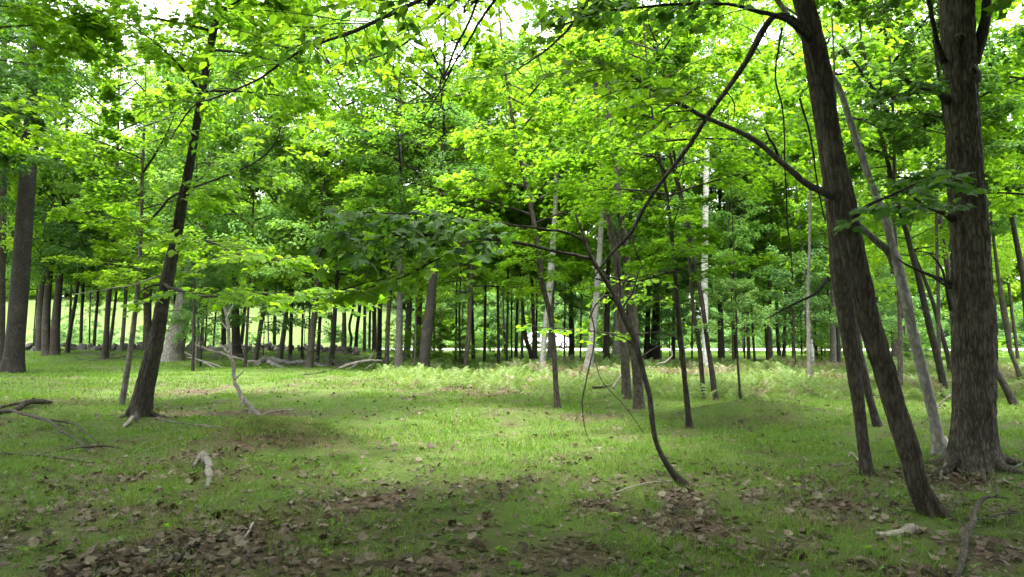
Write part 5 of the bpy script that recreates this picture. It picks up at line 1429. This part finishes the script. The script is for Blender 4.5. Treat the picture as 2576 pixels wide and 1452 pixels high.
# ferns
def fern(seed, nf, ln, mat):
    g = np.random.default_rng(seed); V = []; F = []; T = []; c = 0
    for k in range(nf):
        az = g.random() * 6.28; L_ = ln * g.uniform(.7, 1.35); rise = g.uniform(.8, 1.5)
        tv = g.random(); out = g.uniform(.3, .75)
        m = 12
        s = np.linspace(0, 1, m)
        r = L_ * out * s ** 1.4; z = L_ * rise * (s - .45 * s ** 2.2)
        o = g.normal(0, .10, 2)
        for i_ in range(3, m):
            wl = L_ * .22 * math.sin(math.pi * min(1, (s[i_] * .8 + .1)))
            for sd in (-1, 1):
                p = np.array([o[0] + r[i_] * math.cos(az), o[1] + r[i_] * math.sin(az), z[i_]]) + g.normal(0, .008, 3)
                a = az + sd * g.uniform(.9, 1.4)
                tip = p + np.array([math.cos(a) * wl, math.sin(a) * wl, g.uniform(-.5, .2) * wl])
                fw = np.array([math.cos(az) * out, math.sin(az) * out, rise * .5]) * L_ / m * .30
                V += [p - fw, p + fw, tip]
                F.append((c, c + 1, c + 2)); T += [tv] * 3; c += 3
    return mesh_np('fern_plant', V, [np.array(F)], mat, smooth=False, tint=T)
FR = [fern(600 + k, 8, .50, M['fern']) for k in range(4)] + [fern(610 + k, 6, .5, M['fern_brown']) for k in range(2)]
x, y, g = scatter(16, 38, 14.0, seed=9)
pxs = 1288 + x / y * FPX
zone = sstep(x, -5.5, -3.0) * (1 - sstep(x, 16, 22)) * sstep(y + .8 * x - .04 * x * x, 15.5, 22) * (1 - sstep(y, 33, 36))
gap = np.exp(-((x + 1.9) / 1.6) ** 2) * sstep(y, 24, 27) 
n_ = .5 + .5 * vn(x * .45, y * .45, 21)
near = sstep(x, -6, 9)
keep = g.random(len(x)) < zone * (1 - gap) * np.clip(n_ * 2.2 - .2, 0, 1)
x, y = x[keep], y[keep]
br = vn(x * .5, y * .5, 61)
ix = np.where((br > .38) | (g.random(len(x)) < .06), g.integers(4, 6, len(x)), g.integers(0, 4, len(x)))
instancer('ferns', np.stack([x, y, ground(x, y)], -1), np.stack([x * 0, x * 0, g.random(len(x)) * 6.28], -1), g.uniform(.45, 1.15, len(x)) * (.75 + .4 * vn(x * .8, y * .8, 90)), ix, FR)

# dead leaves
LIT = []
for k in range(8):
    V, F = TPL['maple' if k % 3 else 'oval']
    V = V.copy(); g0 = np.random.default_rng(700 + k)
    V[:, 2] = V[:, 2] * g0.uniform(-1.2, 1.0) + .22 * g0.normal() * (V[:, 0] - .5) ** 2 + .3 * g0.normal() * V[:, 1] * V[:, 0] + .06 * np.sin(V[:, 0] * 9 + k) + .3 * V[:, 1] ** 2
    LIT.append(mesh_np('dead_leaf', V, [F], M['litter_pale' if k in (2, 5) else 'litter'], smooth=False, tint=np.full(len(V), g0.random())))
x, y, g = scatter(2.3, 9, 420, seed=21)
x2, y2, g2 = scatter(9, 26, 70, seed=22)
X = np.concatenate([x, x2]); Y = np.concatenate([y, y2])
keep = g.random(len(X)) < np.clip(litter(X, Y) * .85, .02, 1)
X, Y = X[keep], Y[keep]
n = len(X)
sz = (.032 + .055 * g.random(n) ** 1.6) * np.where(Y > 9, 1.2, 1)
Zg = ground(X, Y) + g.uniform(.004, .035, n) * np.clip(litter(X, Y) + .3, 0, 1.3)
rotL = np.stack([g.normal(0, .35, n), g.normal(0, .35, n), g.random(n) * 6.28], -1)
ixL = g.integers(0, 8, n)
order = np.argsort(-(sz / Y) * (np.abs(X) < Y * .68) * (Y > 3.9))
PATCH = [(400, 1330, 740, 1460, 'curled dead leaf in the reddish brown drift at the bottom left', 'dead leaves in the bottom left drift'),
         (-50, 1180, 400, 1460, 'dead leaf scattered in the grass at the left bottom corner', 'dead leaves in the left corner'),
         (1600, 1200, 2000, 1460, 'dead leaf scattered below the foot of the bent sapling', 'dead leaves below the bent sapling'),
         (2000, 1150, 2700, 1460, 'dead leaf scattered around the feet of the right trunks', 'dead leaves by the right trunks'),
         (400, 1100, 1150, 1460, 'dead leaf scattered in the foreground grass left of centre', 'dead leaves left of centre'),
         (1150, 1100, 1600, 1460, 'dead leaf scattered in the foreground grass at the centre', 'dead leaves at the centre')]
solo = 0; used = np.zeros(n, bool)
for k in order:
    if solo >= 290: break
    p = np.array([X[k], Y[k], Zg[k] + .012])
    px = 1288 + p[0] / (p[1] * math.cos(PITCH)) * FPX
    py = 840 + (EYE - p[2]) / p[1] * FPX
    for (a, b_, c_, d_, lab, grp) in PATCH:
        if a < px < c_ and b_ < py < d_:
            o = link('fallen_leaf', LIT[ixL[k]], None, tuple(p), tuple(rotL[k]), float(sz[k]))
            tag(o, lab, 'dead leaf', grp)
            used[k] = True; solo += 1
            break
keep = ~used
instancer('leaf_litter', np.stack([X, Y, Zg], -1)[keep], rotL[keep], sz[keep], ixL[keep], LIT)

# seedlings standing in the grass
for k, (px, py, s) in enumerate([(690, 1330, 1.0), (420, 1340, .9), (100, 1215, .8), (830, 1405, .9), (1265, 1395, .8), (1130, 1370, .8), (1360, 1320, .8), (1545, 1310, .9), (2005, 1230, .8), (2190, 1400, .9),
                                 (1300, 1440, 1.0), (240, 1240, .8), (1010, 1260, .7), (2300, 1215, .7), (1400, 1210, .6), (1640, 1430, .9), (60, 1400, .9), (2420, 1270, .8), (900, 1180, .6), (760, 1240, .7)]):
    p = hit(px, py)
    root = bpy.data.objects.new('seedling', None); COL.objects.link(root); root.location = p; root.rotation_euler = (0, 0, rg.uniform(0, 6))
    where = ['at the bottom left', 'left of the sapling foot', 'on the right'][0 if px < 900 else (1 if px < 1700 else 2)]
    tag(root, 'small green maple seedling in the foreground grass ' + where, 'seedling', 'maple seedlings ' + where)
    h = .07 * s
    V, F = tube(np.array([[0, 0, -.02, .002], [.004, 0, h, .0015]]), 4)
    link('stem', mesh_np('stem', V, F, M['leaf_dark']), root)
    for q in range(rg.choice([3, 4, 5])):
        link('leaf', LEAFM['maple'][(q + k) % 5], root, (.004, 0, h - .01 * q * s), (0, rg.uniform(-.1, .35), q * 2.2 + rg.uniform(-.3, .3)), rg.uniform(.045, .075) * s)
